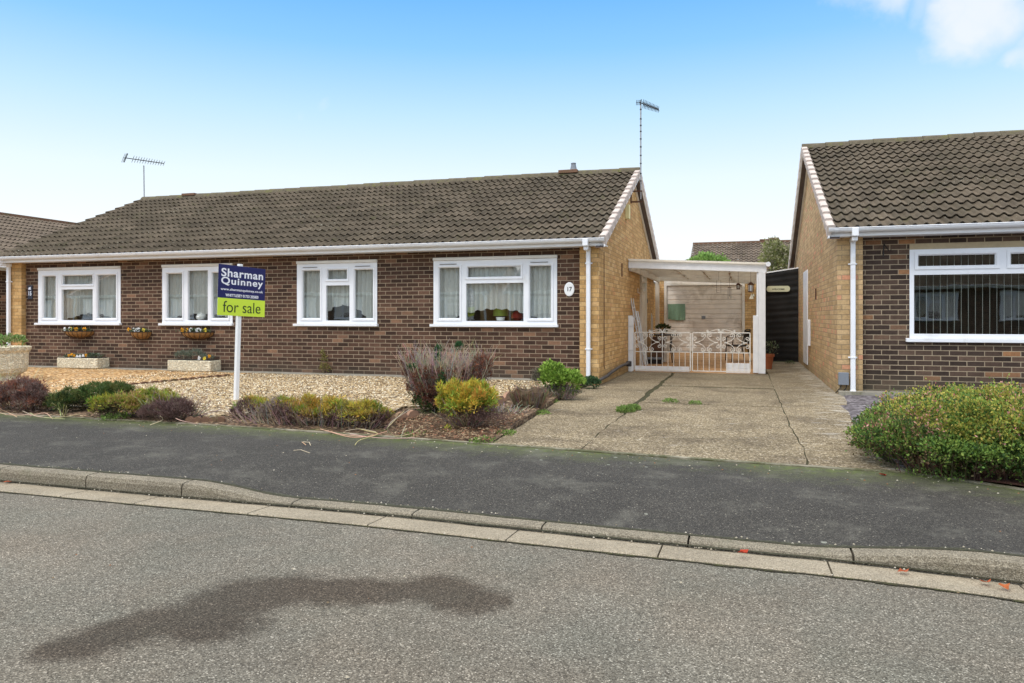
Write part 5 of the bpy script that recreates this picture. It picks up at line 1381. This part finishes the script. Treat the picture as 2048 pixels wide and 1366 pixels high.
# 4 left group
shrub('heath_mound', 'dark green spreading juniper mound behind the yellow heath', 'shrub', [blob_px(u, vt, vb, w_, .8) for u, vt, vb, w_ in ((115,776,824,88),(165,766,822,100),(215,762,808,70))], 26000, .034, DGRN+[(.12,.13,.03)], asp=.24, cl=90, colf=two_tone(.10, [(.05,.035,.02),(.04,.05,.02)]), gap=.3)
shrub('heath_mound', 'yellow green heath mound near the left edge of the garden', 'shrub', [blob_px(u, vt, vb, w_, .8) for u, vt, vb, w_ in ((195,788,834,70),(235,782,836,80),(280,776,832,80),(315,780,822,60))], 24000, .034, LIME+OLIVE+GOLD[:3]+[(.45,.26,.12),(.46,.40,.06)], asp=.24, cl=90, colf=two_tone(.09, [(.05,.06,.02),(.07,.04,.03)]), gap=.3)
q = G(335, 838, .02)
shrub('heath_mound', 'dead purple brown heath clump right of the yellow heath', 'shrub', [blob_px(u, vt, vb, w_, .8) for u, vt, vb, w_ in ((300,806,840,70),(340,796,842,64))], 11000, .04, PURP, asp=.10, cl=40, surf=.5, up=.7, tw=(140, (q.x, q.y+.15, .02), (.28,.1,0), .30, .004, (.36,.28,.22), 1.6, .35, 4, 0, 2))
shrub('rusty_shrub', 'rounded rust brown shrub at the left edge of the bed', 'shrub', [blob_px(u, vt, vb, w_, .85) for u, vt, vb, w_ in ((10,752,820,100),(42,764,824,66))], 17000, .036, RUST[:2]+PURP+[(.22,.17,.13),(.28,.21,.16)], asp=.25, cl=70, surf=.6, tw=(120, (G(25,822).x, G(25,822).y+.1, .02), (.3,.1,0), .3, .004, (.36,.27,.20)))
# dry grasses and straw stems
def straws(name, label, specs, col=(.55,.42,.26), r=.004, cat='dead stems'):
    m = MB(); a0 = None
    for pts in specs:
        pp = [G(u, v, z) if z < .5 else G(u, v, .02)+Vector((0,0,z)) for u, v, z in pts]; a0 = a0 or pp[0]
        # smooth curve
        cu = []
        for i in range(len(pp)-1):
            for k in range(5):
                t = k/5; p0 = pp[max(i-1,0)]; p1 = pp[i]; p2 = pp[i+1]; p3 = pp[min(i+2,len(pp)-1)]
                cu.append(.5*((2*p1)+(-p0+p2)*t+(2*p0-5*p1+4*p2-p3)*t*t+(-p0+3*p1-3*p2+p3)*t**3))
        cu.append(pp[-1]); m.tube(cu, r, 4, True, tuple(c*random.uniform(.8,1.2) for c in col))
    o = m.build(name, M['twig']); tag(o, label, cat); return o
straws('dry_straw', 'pale dead stems curling over the pavement edge beside the conifer', [
    [(655,862,.03),(700,874,.03),(740,872,.03),(775,862,.03)], [(820,868,.03),(790,872,.04),(775,858,.12),(782,848,.16),(808,822,.2)],
    [(775,866,.04),(778,850,.14),(790,838,.18),(818,820,.22)], [(712,856,.03),(735,862,.03),(755,868,.03),(720,880,.02),(710,890,.01)],
    [(700,868,.02),(760,876,.02),(830,876,.02)], [(790,874,.03),(820,868,.03),(838,858,.06),(845,852,.1)], [(690,862,.02),(720,858,.03),(752,864,.03)],
    [(604,884,.004),(612,890,.004),(626,913,.004)][:2], [(802,876,.02),(806,862,.08),(812,850,.1)], [(640,858,.02),(680,868,.02),(730,874,.02)]], r=.0035)
straws('dry_straw', 'dry straw stems standing before the dark green juniper', [
    [(128,832,.02),(112,812,.1),(104,806,.2)], [(122,832,.02),(118,815,.12),(116,806,.3)], [(126,832,.02),(128,810,.2)], [(130,832,.02),(133,812,.3)], [(124,832,.02),(121,820,.26)], [(131,832,.02),(136,820,.25)]], (.36,.34,.17), .004)
straws('dry_straw', 'fallen straw lying along the pavement in the left bed', [
    [(0,826,.03),(20,830,.03),(50,832,.03)], [(10,829,.03),(50,829,.05),(95,836,.03)], [(60,832,.04),(90,826,.06),(105,838,.02)], [(45,822,.04),(70,832,.05),(100,836,.03)],
    [(0,818,.12),(18,826,.05),(34,834,.03)], [(110,836,.03),(140,832,.04),(160,828,.08)], [(350,836,.05),(365,842,.08),(395,848,.02)], [(300,850,.05),(325,840,.1),(320,832,.16)], [(60,826,.02),(80,834,.04),(130,838,.02)]], (.50,.38,.24), .004)
twg = thing('dry_grass', 'tuft of dry grass blades beside the stone urn', 'grass', G(10, 800, .02))
twigs('blades', 90, G(12, 806, .02), (.35,.2,0), .55, .003, (.50,.42,.28), twg, 1.0, .2, 4)
# 6 cut stump shrub
q = G(1050, 822, .02)
t = thing('cut_stump', 'cut back woody stump with bare brown stems beside the drive', 'stump', (q.x, q.y+.15, .02))
m = MB(); m.lathe((q.x, q.y+.18, .0), [(.15,0),(.19,.10),(.20,.22),(.17,.27),(.05,.25)], 14, 1, .8)
for i, v in enumerate(m.v): m.v[i] = (v[0]+random.uniform(-.02,.02), v[1]+random.uniform(-.02,.02), v[2]+(random.uniform(-.03,.03) if v[2] > .05 else 0))
m.build('stump', gen('bark', (.11,.075,.045), .95, .4, 18, .8, 60), t)
twigs('stems', 260, (q.x, q.y+.17, .02), (.17,.13,0), .28, .008, (.20,.145,.10), t, .5, .12, 3, 0, 1)
q2 = G(1000, 832, .02); t2 = thing('cut_twigs', 'pale snapped twigs sprawling left of the cut stump', 'twigs', q2)
twigs('twigs', 70, (q2.x, q2.y+.1, .02), (.28,.16,0), .16, .005, (.46,.39,.32), t2, 1.8, .5, 4, 0, 1)
# 7 bright green leafy shrub
q = G(1110, 797, .03)
t = thing('leafy_shrub', 'bright lime green leafy shrub at the corner of the drive', 'shrub', (q.x, q.y+.2, .02))
leaves('foliage', [(q.x-.1, q.y+.22, .36, .15, .14, .14), (q.x+.14, q.y+.2, .24, .2, .16, .15), (q.x-.06, q.y+.12, .26, .16, .1, .12)], 3800, .048, [(.26,.40,.06),(.20,.32,.05),(.32,.45,.09),(.15,.25,.04)], t, 'leaf', .8, .4, .6)
leaves('dead_leaves', [(q.x-.26, q.y+.25, .25, .14, .14, .20), (q.x+.02, q.y+.15, .10, .3, .15, .1)], 4200, .03, [(.13,.12,.09),(.18,.15,.11),(.09,.10,.06)], t, 'needle', .5, .5, .25)
twigs('stems', 90, (q.x, q.y+.15, .02), (.22,.1,0), .22, .005, (.34,.28,.22), t, 1.5, .3, 3, 0, 1)
q = G(1178, 776, .02)
shrub('small_shrub', 'small blue green shrub at the foot of the downpipe', 'shrub', [(q.x, q.y+.12, .08, .13, .10, .10)], 1300, .035, [(.06,.12,.05),(.10,.18,.08),(.04,.08,.03)], 'leaf', .5)
q = P(650, 748, 12.45)
t = thing('wall_weed', 'straggly yellow green weed growing up the brown wall', 'weed', (q.x, 12.42, .07))
leaves('foliage', [(q.x, 12.44, .16, .11, .05, .10), (q.x-.03, 12.45, .32, .05, .04, .13), (q.x-.06, 12.46, .45, .03, .03, .08)], 420, .035, [(.22,.22,.06),(.30,.24,.08),(.16,.11,.05)], t, 'leaf', .5, .3, .5)
twigs('stems', 5, (q.x, 12.44, .07), (.04,.02,0), .42, .004, (.2,.13,.08), t, .3, .15)
# weeds in the drive and bed
def weed(u, v, w_, h, n, label, cols=((.17,.26,.06),(.23,.33,.08),(.12,.18,.05)), name='weed_tuft'):
    q = G(u, v, 0); t = thing(name, label, 'weed', (q.x, q.y, 0))
    leaves('foliage', [(q.x, q.y, .0, w_, w_*1.3, h)], n, .028, list(cols), t, 'leaf', .5, .5, .35, zmin=0)
q = G(1252, 822); t = thing('weed_tuft', 'large bright green weed tuft in the driveway joint', 'weed', (q.x, q.y, 0))
leaves('foliage', [(q.x, q.y-.05, .0, .10, .16, .055), (q.x+.06, q.y+.18, .0, .09, .14, .05)], 2600, .026, [(.17,.26,.06),(.23,.33,.08),(.12,.18,.05)], t, 'leaf', .6, .5, .35, zmin=0)
weed(1340, 804, .10, .03, 260, 'small weed left of its twin on the driveway crack')
weed(1391, 808, .09, .025, 200, 'smallest green weed at the right end of the driveway crack')
weed(1095, 805, .12, .03, 380, 'low green weeds between stump and leafy shrub')
weed(1075, 827, .14, .025, 420, 'flat patch of moss green weeds along the drive edge')
weed(1010, 868, .10, .02, 260, 'green weeds where the bed meets the drive corner')
weed(895, 864, .04, .06, 60, 'tiny yellow leafed seedling in the leaf litter', ((.5,.5,.05),(.4,.45,.06)))
weed(965, 883, .12, .02, 260, 'grass tufts on the pavement edge beside the drive')
weed(232, 838, .13, .07, 500, 'fresh green grass tuft at the foot of the yellow heath')
weed(208, 752, .10, .04, 200, 'grey green weed on the golden gravel')
weed(830, 872, .12, .02, 220, 'green moss patch at the pavement edge near the conifer')
weed(1580, 727, .10, .07, 200, 'small ferny weeds at the foot of the black side gate', ((.07,.10,.04),(.10,.14,.06)))
# leaf litter on soil
m = MB()
for i in range(2600):
    u = random.uniform(790, 1060); v = random.uniform(838, 885); q = G(u, v, .02)
    if q.y < bkY(q.x)+.06 or q.x > dl(q.y)-.02: continue
    s = random.uniform(.010, .026); a_ = random.random()*6; c = random.choice([(.30,.19,.11),(.20,.12,.07),(.46,.35,.22),(.12,.075,.045),(.30,.14,.08)])
    z = gz(q.x, q.y)+.014
    m.add([(q.x+s*math.cos(a_), q.y+s*math.sin(a_), z+random.uniform(0,.01)), (q.x-s*.5*math.sin(a_), q.y+s*.5*math.cos(a_), z+.01), (q.x-s*math.cos(a_), q.y-s*math.sin(a_), z), (q.x+s*.5*math.sin(a_), q.y-s*.5*math.cos(a_), z+random.uniform(0,.012))], [(0,1,2,3)], c)
struct(m.build('leaf_litter', M['leaf']), 'stuff')
# terracotta scalloped edging in the bed, and the rope edging between the gravels
def scallop(p0, p1, n, h, mat, name, label, group, thick=.04):
    p0 = Vector(p0); p1 = Vector(p1); d = (p1-p0)/n; L_ = d.length; e = d.normalized(); s = Vector((-e.y, e.x, 0))
    for i in range(n):
        c = p0+d*(i+.5); m = MB(); ps = [(-.48,0),(.48,0),(.48,.6),(.3,.9),(0,1),(-.3,.9),(-.48,.6)]
        m.add([c+e*a_*L_+s*b_+Vector((0,0,q_*h-.02)) for b_ in (-thick/2, thick/2) for a_, q_ in ps], [tuple(range(7)), tuple(range(13,6,-1))]+[(i2,(i2+1) % 7,7+(i2+1) % 7,7+i2) for i2 in range(7)])
        tag(m.build(name, mat), label, 'edging', group)
scallop(G(765, 850, .02), G(836, 838, .02), 3, .13, M['edging'], 'edging_block', 'pinkish scalloped edging block left of the conifer foot', 'scalloped edging blocks beside the conifer')
scallop(G(985, 818, .02), G(1026, 797, .02), 2, .15, M['edging'], 'edging_block', 'pinkish edging block leaning left of the stump', 'edging blocks left of the stump')
scallop(G(1075, 795, .02), G(1160, 778, .02), 3, .06, M['edging'], 'edging_block', 'half buried edging block near the lime green shrub', 'half buried edging blocks by the drive')
scallop(div0+Vector((0,0,0)), div1, 12, .075, M['edging2'], 'rope_edging', 'low brown scalloped edging dividing the two gravels', 'edging dividing the golden and mixed gravel')
scallop(G(372, 842, .02), G(450, 842, .02), 5, .07, M['edging2'], 'rope_edging', 'sunken scalloped edging by the pavement left of the sale board', 'edging by the pavement')
# right hedge
bh = []
for u, vt, vb, w_, dd in ((1740,852,902,46,1.0),(1752,862,916,54,.9),(1775,866,928,66,.9),(1815,868,936,80,.8),(1860,870,945,84,.8),(1905,872,951,84,.8),(1950,876,957,84,.8),(1995,880,963,84,.8),(2040,880,970,90,.8),(2090,880,975,90,.8),(1756,834,908,64,.9),(1775,824,925,100,.9),(1825,800,942,140,.8),(1910,780,958,170,.8),(1990,772,968,170,.8),(2070,764,975,170,.8),(2160,762,985,180,.8),(2260,765,995,200,.8)):
    bh.append(blob_px(u, vt, vb, w_, dd))
bigb = [(b[0], b[1], b[2], b[3], b[4], b[5]*(.93+.05*(i_ % 2))) for i_, b in enumerate(bh[10:])]
bh2 = [(b[0]+.1, b[1]+.7, b[2], b[3]*1.1, b[4]*1.1, b[5]*.90) for b in bigb[1:]]
bh3 = [(b[0]+.25, b[1]+1.4, b[2], b[3]*1.1, b[4]*1.1, b[5]*.84) for b in bigb[2:]]
hb = bh[:10]+bigb+bh2+bh3
def colh(p, C):
    n = len(p); C = C.copy(); s = rng.random(n)
    tip = (p[:, 2] > .34+.06*np.sin(p[:, 0]*7)) & (s < .44); C[tip] = np.array([(.42,.38,.07),(.50,.40,.10),(.36,.40,.07)])[rng.integers(0, 3, tip.sum())]
    pk = (p[:, 2] > .30) & (np.sin(p[:, 0]*9)*np.sin(p[:, 1]*11+2) > .1) & (s > .86); C[pk] = np.array([(.62,.22,.22),(.55,.28,.20),(.68,.34,.30)])[rng.integers(0, 3, pk.sum())]
    br_ = (p[:, 0] < G(1790, 900).x) & (s > .7) & (s < .86); C[br_] = (.22,.13,.07)
    dk = (p[:, 2] < .2) & (s < .3); C[dk] = (.10,.08,.04)
    return C
hd = thing('hedge', 'dense low evergreen hedge with yellow and pink tips at the right', 'hedge', (2.6, 6.4, .0))
leaves('foliage', hb+clumps(hb, 900, .085), 200000, .021, [(.08,.15,.035),(.13,.23,.05),(.19,.30,.06),(.05,.10,.03),(.26,.34,.07)], hd, 'leaf', .72, .5, .6, colh, zmin=.01, gap=.55, clump=.4)
struct(twigs('stems', 160, (bigb[3][0]+.25, bigb[3][1], .02), (.6,.2,0), .25, .003, (.10,.065,.045), hd, .6, .3, 3, 0, 1), 'stuff')
struct(twigs('shoots', 220, (bigb[4][0]+.2, bigb[4][1]+.3, .26), (.9,.5,0), .22, .002, (.30,.25,.10), hd, .3, .2, 3), 'stuff')
weed(1900, 955, .12, .05, 260, 'low green weeds in the red soil before the hedge')
weed(1835, 948, .08, .03, 120, 'tiny weeds at the left corner of the hedge')

# shrubs and trees behind
def bush(name, label, c, r, n, size, cols, th):
    t = thing(name, label, 'tree', (c[0], c[1], 0))
    m = MB(); m.tube([(c[0], c[1], 0), (c[0]+.05, c[1], th*.5), (c[0], c[1], th)], [.08,.06,.03], 7)
    for i in range(7):
        a_ = i*.9; m.tube([(c[0]+.03, c[1], th*.55), (c[0]+r[0]*.6*math.cos(a_), c[1]+r[1]*.6*math.sin(a_), th*.95+.1*(i % 3))], [.035,.01], 5)
    m.build('trunk', gen('tree_bark', (.12,.09,.06), .95), t)
    bl_ = [(c[0]+random.uniform(-1,1)*r[0]*.65, c[1]+random.uniform(-1,1)*r[1]*.5, c[2]+random.uniform(-1,1)*r[2]*.6, r[0]*.42, r[1]*.4, r[2]*.45) for _ in range(14)]
    leaves('crown', bl_, n, size, cols, t, 'leaf', .6, .3, .6, gap=.5)
q = P(1412, 520, 28.0); bush('bushy_tree', 'rounded bright green tree behind the carport roof', (q.x, 28.2, q.z-.28), (.85,.8,.55), 6000, .09, [(.20,.34,.08),(.26,.40,.10),(.15,.26,.06)], q.z-.4)
q = P(1556, 512, 27.0); bush('garden_tree', 'sparse olive green tree between carport and right gable', (q.x+.1, 27.6, q.z-.2), (.75,.7,.85), 4200, .09, [(.20,.22,.07),(.28,.28,.12),(.15,.17,.06),(.34,.32,.20)], q.z-.3)

# small leaves and litter on the ground
for u, v, c, lab in ((1487,1107,(.45,.05,.02),'crumpled red leaf lying on the dropped kerb'), (1808,1144,(.40,.10,.04),'red leaf in the channel below the kerb joint'), (1972,1166,(.42,.09,.03),'torn orange red leaf against the right kerb'), (2010,1176,(.45,.13,.04),'orange leaf on the channel at the right edge'), (1766,951,(.40,.06,.03),'small red leaf on the pavement by the hedge'), (14,964,(.35,.08,.03),'brown red leaf at the kerb foot at the left edge')):
    q = G(u, v, kz(G(u, v, ZR).x)+.004 if u == 1487 else (0.0 if v < 960 and u > 100 else ZR+.022)); m = MB(); n = 9
    vs = [(q.x, q.y, q.z+.004)]+[(q.x+.034*(1 if k % 2 else .5)*math.cos(k*2*math.pi/n), q.y+.03*(1 if k % 2 else .5)*math.sin(k*2*math.pi/n), q.z+random.uniform(0,.02)) for k in range(n)]
    m.add(vs, [(0, k+1, (k+1) % n+1) for k in range(n)], c); tag(m.build('fallen_leaf', M['leaf']), lab, 'leaf')
tg = MB(); q = G(606, 884, .0); tg.tube([q, q+Vector((.1,-.05,.01)), q+Vector((.17,-.14,0))], .004, 4, True, (.5,.42,.3)); q = G(587, 901, 0); tg.tube([q, q+Vector((.06,.02,.006)), q+Vector((.2,-.06,0))], .003, 4, True, (.5,.42,.3))
tag(tg.build('twig', M['twig']), 'short pale twig lying on the dark pavement', 'twig')
m = MB()
for i in range(260):
    x = random.uniform(-7, 2.5); y = random.uniform(2.2, bkY(x)-.05) if random.random() < .4 else bkY(x)-.4*random.random()**2-.03
    c_ = chY(x)
    if c_-.05 < y < c_+CW+KW+.1: continue
    z = ZR+.03 if y < c_ else -.002
    r = random.uniform(.003, .009); m.add([(x-r,y,z),(x,y-r,z),(x+r,y,z),(x,y+r,z),(x,y,z+r*.7)], [(0,1,4),(1,2,4),(2,3,4),(3,0,4)], random.choice([(.4,.35,.26),(.2,.15,.09),(.5,.45,.36),(.25,.12,.06)]))
for i in range(420):
    u = random.uniform(0, 2048); k_ = random.random(); x = random.uniform(-7, 2.2)
    y = chY(x) + random.choice([CW-.02*random.random(), CW+KW+.02+.05*random.random(), .02*random.random()])
    z = ZR+.014 if y < chY(x)+CW+.01 else kz(x)
    r = random.uniform(.003, .008); m.add([(x-r,y,z),(x,y-r,z),(x+r,y,z),(x,y+r,z),(x,y,z+r)], [(0,1,4),(1,2,4),(2,3,4),(3,0,4)], random.choice([(.4,.35,.26),(.2,.17,.12),(.5,.45,.36)]))
struct(m.build('grit', M['twig']), 'stuff')

# things on the window sills
def sill_item(name, label, cat, u, vb, vt, prof, mat, y=12.66):
    q = P(u, vb, y); h = P(u, vt, y).z-q.z; t = thing(name, label, cat, q)
    m = MB(); m.lathe(q, [(r_, z_*h) for r_, z_ in prof], 18); m.build('body', mat, t); return t
sill_item('plant_pot', 'white pot on the sill in the middle of the window by number 17', 'plant pot', 1001, 641, 634, [(.07,0),(.085,1),(.07,1)], M['plaque'])
sill_item('teapot', 'round white teapot on the sill of the window behind the sale board', 'ornament', 403, 641, 625, [(.05,0),(.10,.25),(.11,.5),(.08,.8),(.03,.9),(.02,1)], M['plaque'])
sill_item('lamp', 'green shaded lamp inside the window beside number 17', 'lamp', 1001, 632, 612, [(.14,0),(.13,1),(.1,1)], M['cloth_green'], 12.95)
sill_item('red_vase', 'red vase inside the window beside number 17', 'vase', 1035, 641, 622, [(.05,0),(.12,.3),(.10,.7),(.04,1)], M['cloth_red'], 12.9)

# ------------------------------------------------------------------ world and sun
w = bpy.data.worlds.new('World'); S.world = w; w.use_nodes = True
nt = w.node_tree; nt.nodes.clear()
class WN(N):
    def __init__(s, t): s.t = t
g = WN(nt); out = g.n('OutputWorld'); bg_ = g.n('Background'); g.L(bg_.outputs[0], out.inputs[0])
d = g.n('TexCoord').outputs['Generated']; sp = g.n('SeparateXYZ'); g.L(d, sp.inputs[0])
SUN_EL, SUN_AZ = R(53), R(-150)
sky = g.n('TexSky'); sky.sky_type = 'NISHITA'; sky.sun_disc = False; sky.sun_elevation = SUN_EL; sky.sun_rotation = R(150); sky.dust_density = 2.5
z = sp.outputs[2]
grad = g.ramp(z, [(0,(.93,.95,.97)),(.10,(.94,.975,1.0)),(.18,(.80,.92,1.0)),(.26,(.53,.78,.995)),(.34,(.26,.59,.97)),(.40,(.16,.48,.94)),(.55,(.5,.7,1.0)),(.8,(1,1,1))])
def cdir(u, v): return (Vector((-SA, CA, 0)) + Vector((CA, SA, 0))*((u-1024)/F) + Vector((0,0,1))*((HZ-v)/F)).normalized()
wob = g.n('VectorMath', operation='SCALE'); nz = g.n('TexNoise'); nz.inputs['Scale'].default_value = 11; nz.inputs['Detail'].default_value = 8; g.L(d, nz.inputs['Vector'])
vs = g.n('VectorMath', operation='SUBTRACT'); g.L(nz.outputs['Color'], vs.inputs[0]); vs.inputs[1].default_value = (.5,.5,.5); g.L(vs.outputs[0], wob.inputs[0]); wob.inputs['Scale'].default_value = .13
dd = g.n('VectorMath', operation='ADD'); g.L(d, dd.inputs[0]); g.L(wob.outputs[0], dd.inputs[1])
cl = None
for u, v, r, a_ in ((1990,-10,.052,.95),(1950,25,.045,.95),(1915,65,.032,.8),(1905,90,.018,.6),(1870,0,.03,.4),(1870,62,.014,.4),(1730,-8,.03,.85),(1770,-12,.035,.7),(1700,-5,.02,.4),(2055,70,.018,.5),(2040,105,.022,.6),(2020,130,.012,.5),(645,225,.010,.16),(590,215,.008,.1)):
    ds = g.n('VectorMath', operation='DISTANCE'); g.L(dd.outputs[0], ds.inputs[0]); ds.inputs[1].default_value = cdir(u, v)
    mr = g.n('MapRange'); mr.interpolation_type = 'SMOOTHSTEP'; g.L(ds.outputs['Value'], mr.inputs[0]); mr.inputs[1].default_value = r*1.25; mr.inputs[2].default_value = r*.15; mr.inputs[3].default_value = 0; mr.inputs[4].default_value = a_
    cl = mr.outputs[0] if cl is None else g.m_('MAXIMUM', cl, mr.outputs[0])
c = g.mix(cl, grad, (.86,.90,.98))
# extra brightness added to unseen sky overhead and behind the viewer, lighting the fronts
ov = g.n('MapRange'); ov.interpolation_type = 'SMOOTHSTEP'; g.L(z, ov.inputs[0]); ov.inputs[1].default_value = .45; ov.inputs[2].default_value = .8; ov.inputs[4].default_value = 1.1
bk = g.n('MapRange'); bk.interpolation_type = 'SMOOTHSTEP'; g.L(sp.outputs[1], bk.inputs[0]); bk.inputs[1].default_value = .1; bk.inputs[2].default_value = -.6; bk.inputs[4].default_value = .66
gl_ = g.m_('MAXIMUM', ov.outputs[0], g.m_('MULTIPLY', bk.outputs[0], g.m_('GREATER_THAN', z, 0)))
c = g.mix(1, c, g.mix(gl_, (0,0,0), (1.0,.97,.93)), 'ADD')
c = g.mix(1, c, g.mix(1, sky.outputs[0], (.02,.02,.02), 'MULTIPLY'), 'ADD')
g.L(c, bg_.inputs[0]); bg_.inputs[1].default_value = 1.0
sun = bpy.data.lights.new('sun', 'SUN'); sun.energy = 1.5; sun.angle = R(16); sun.color = (1, .95, .88)
so = bpy.data.objects.new('sun', sun); COL.objects.link(so)
so.rotation_euler = (R(37), 0, R(-30)); so.location = (0, 0, 20)
S.view_settings.view_transform = 'Standard'; S.view_settings.look = 'None'; S.view_settings.exposure = 0; S.view_settings.gamma = 1
for o in bpy.data.objects:
    if o.type == 'EMPTY': o.hide_render = False
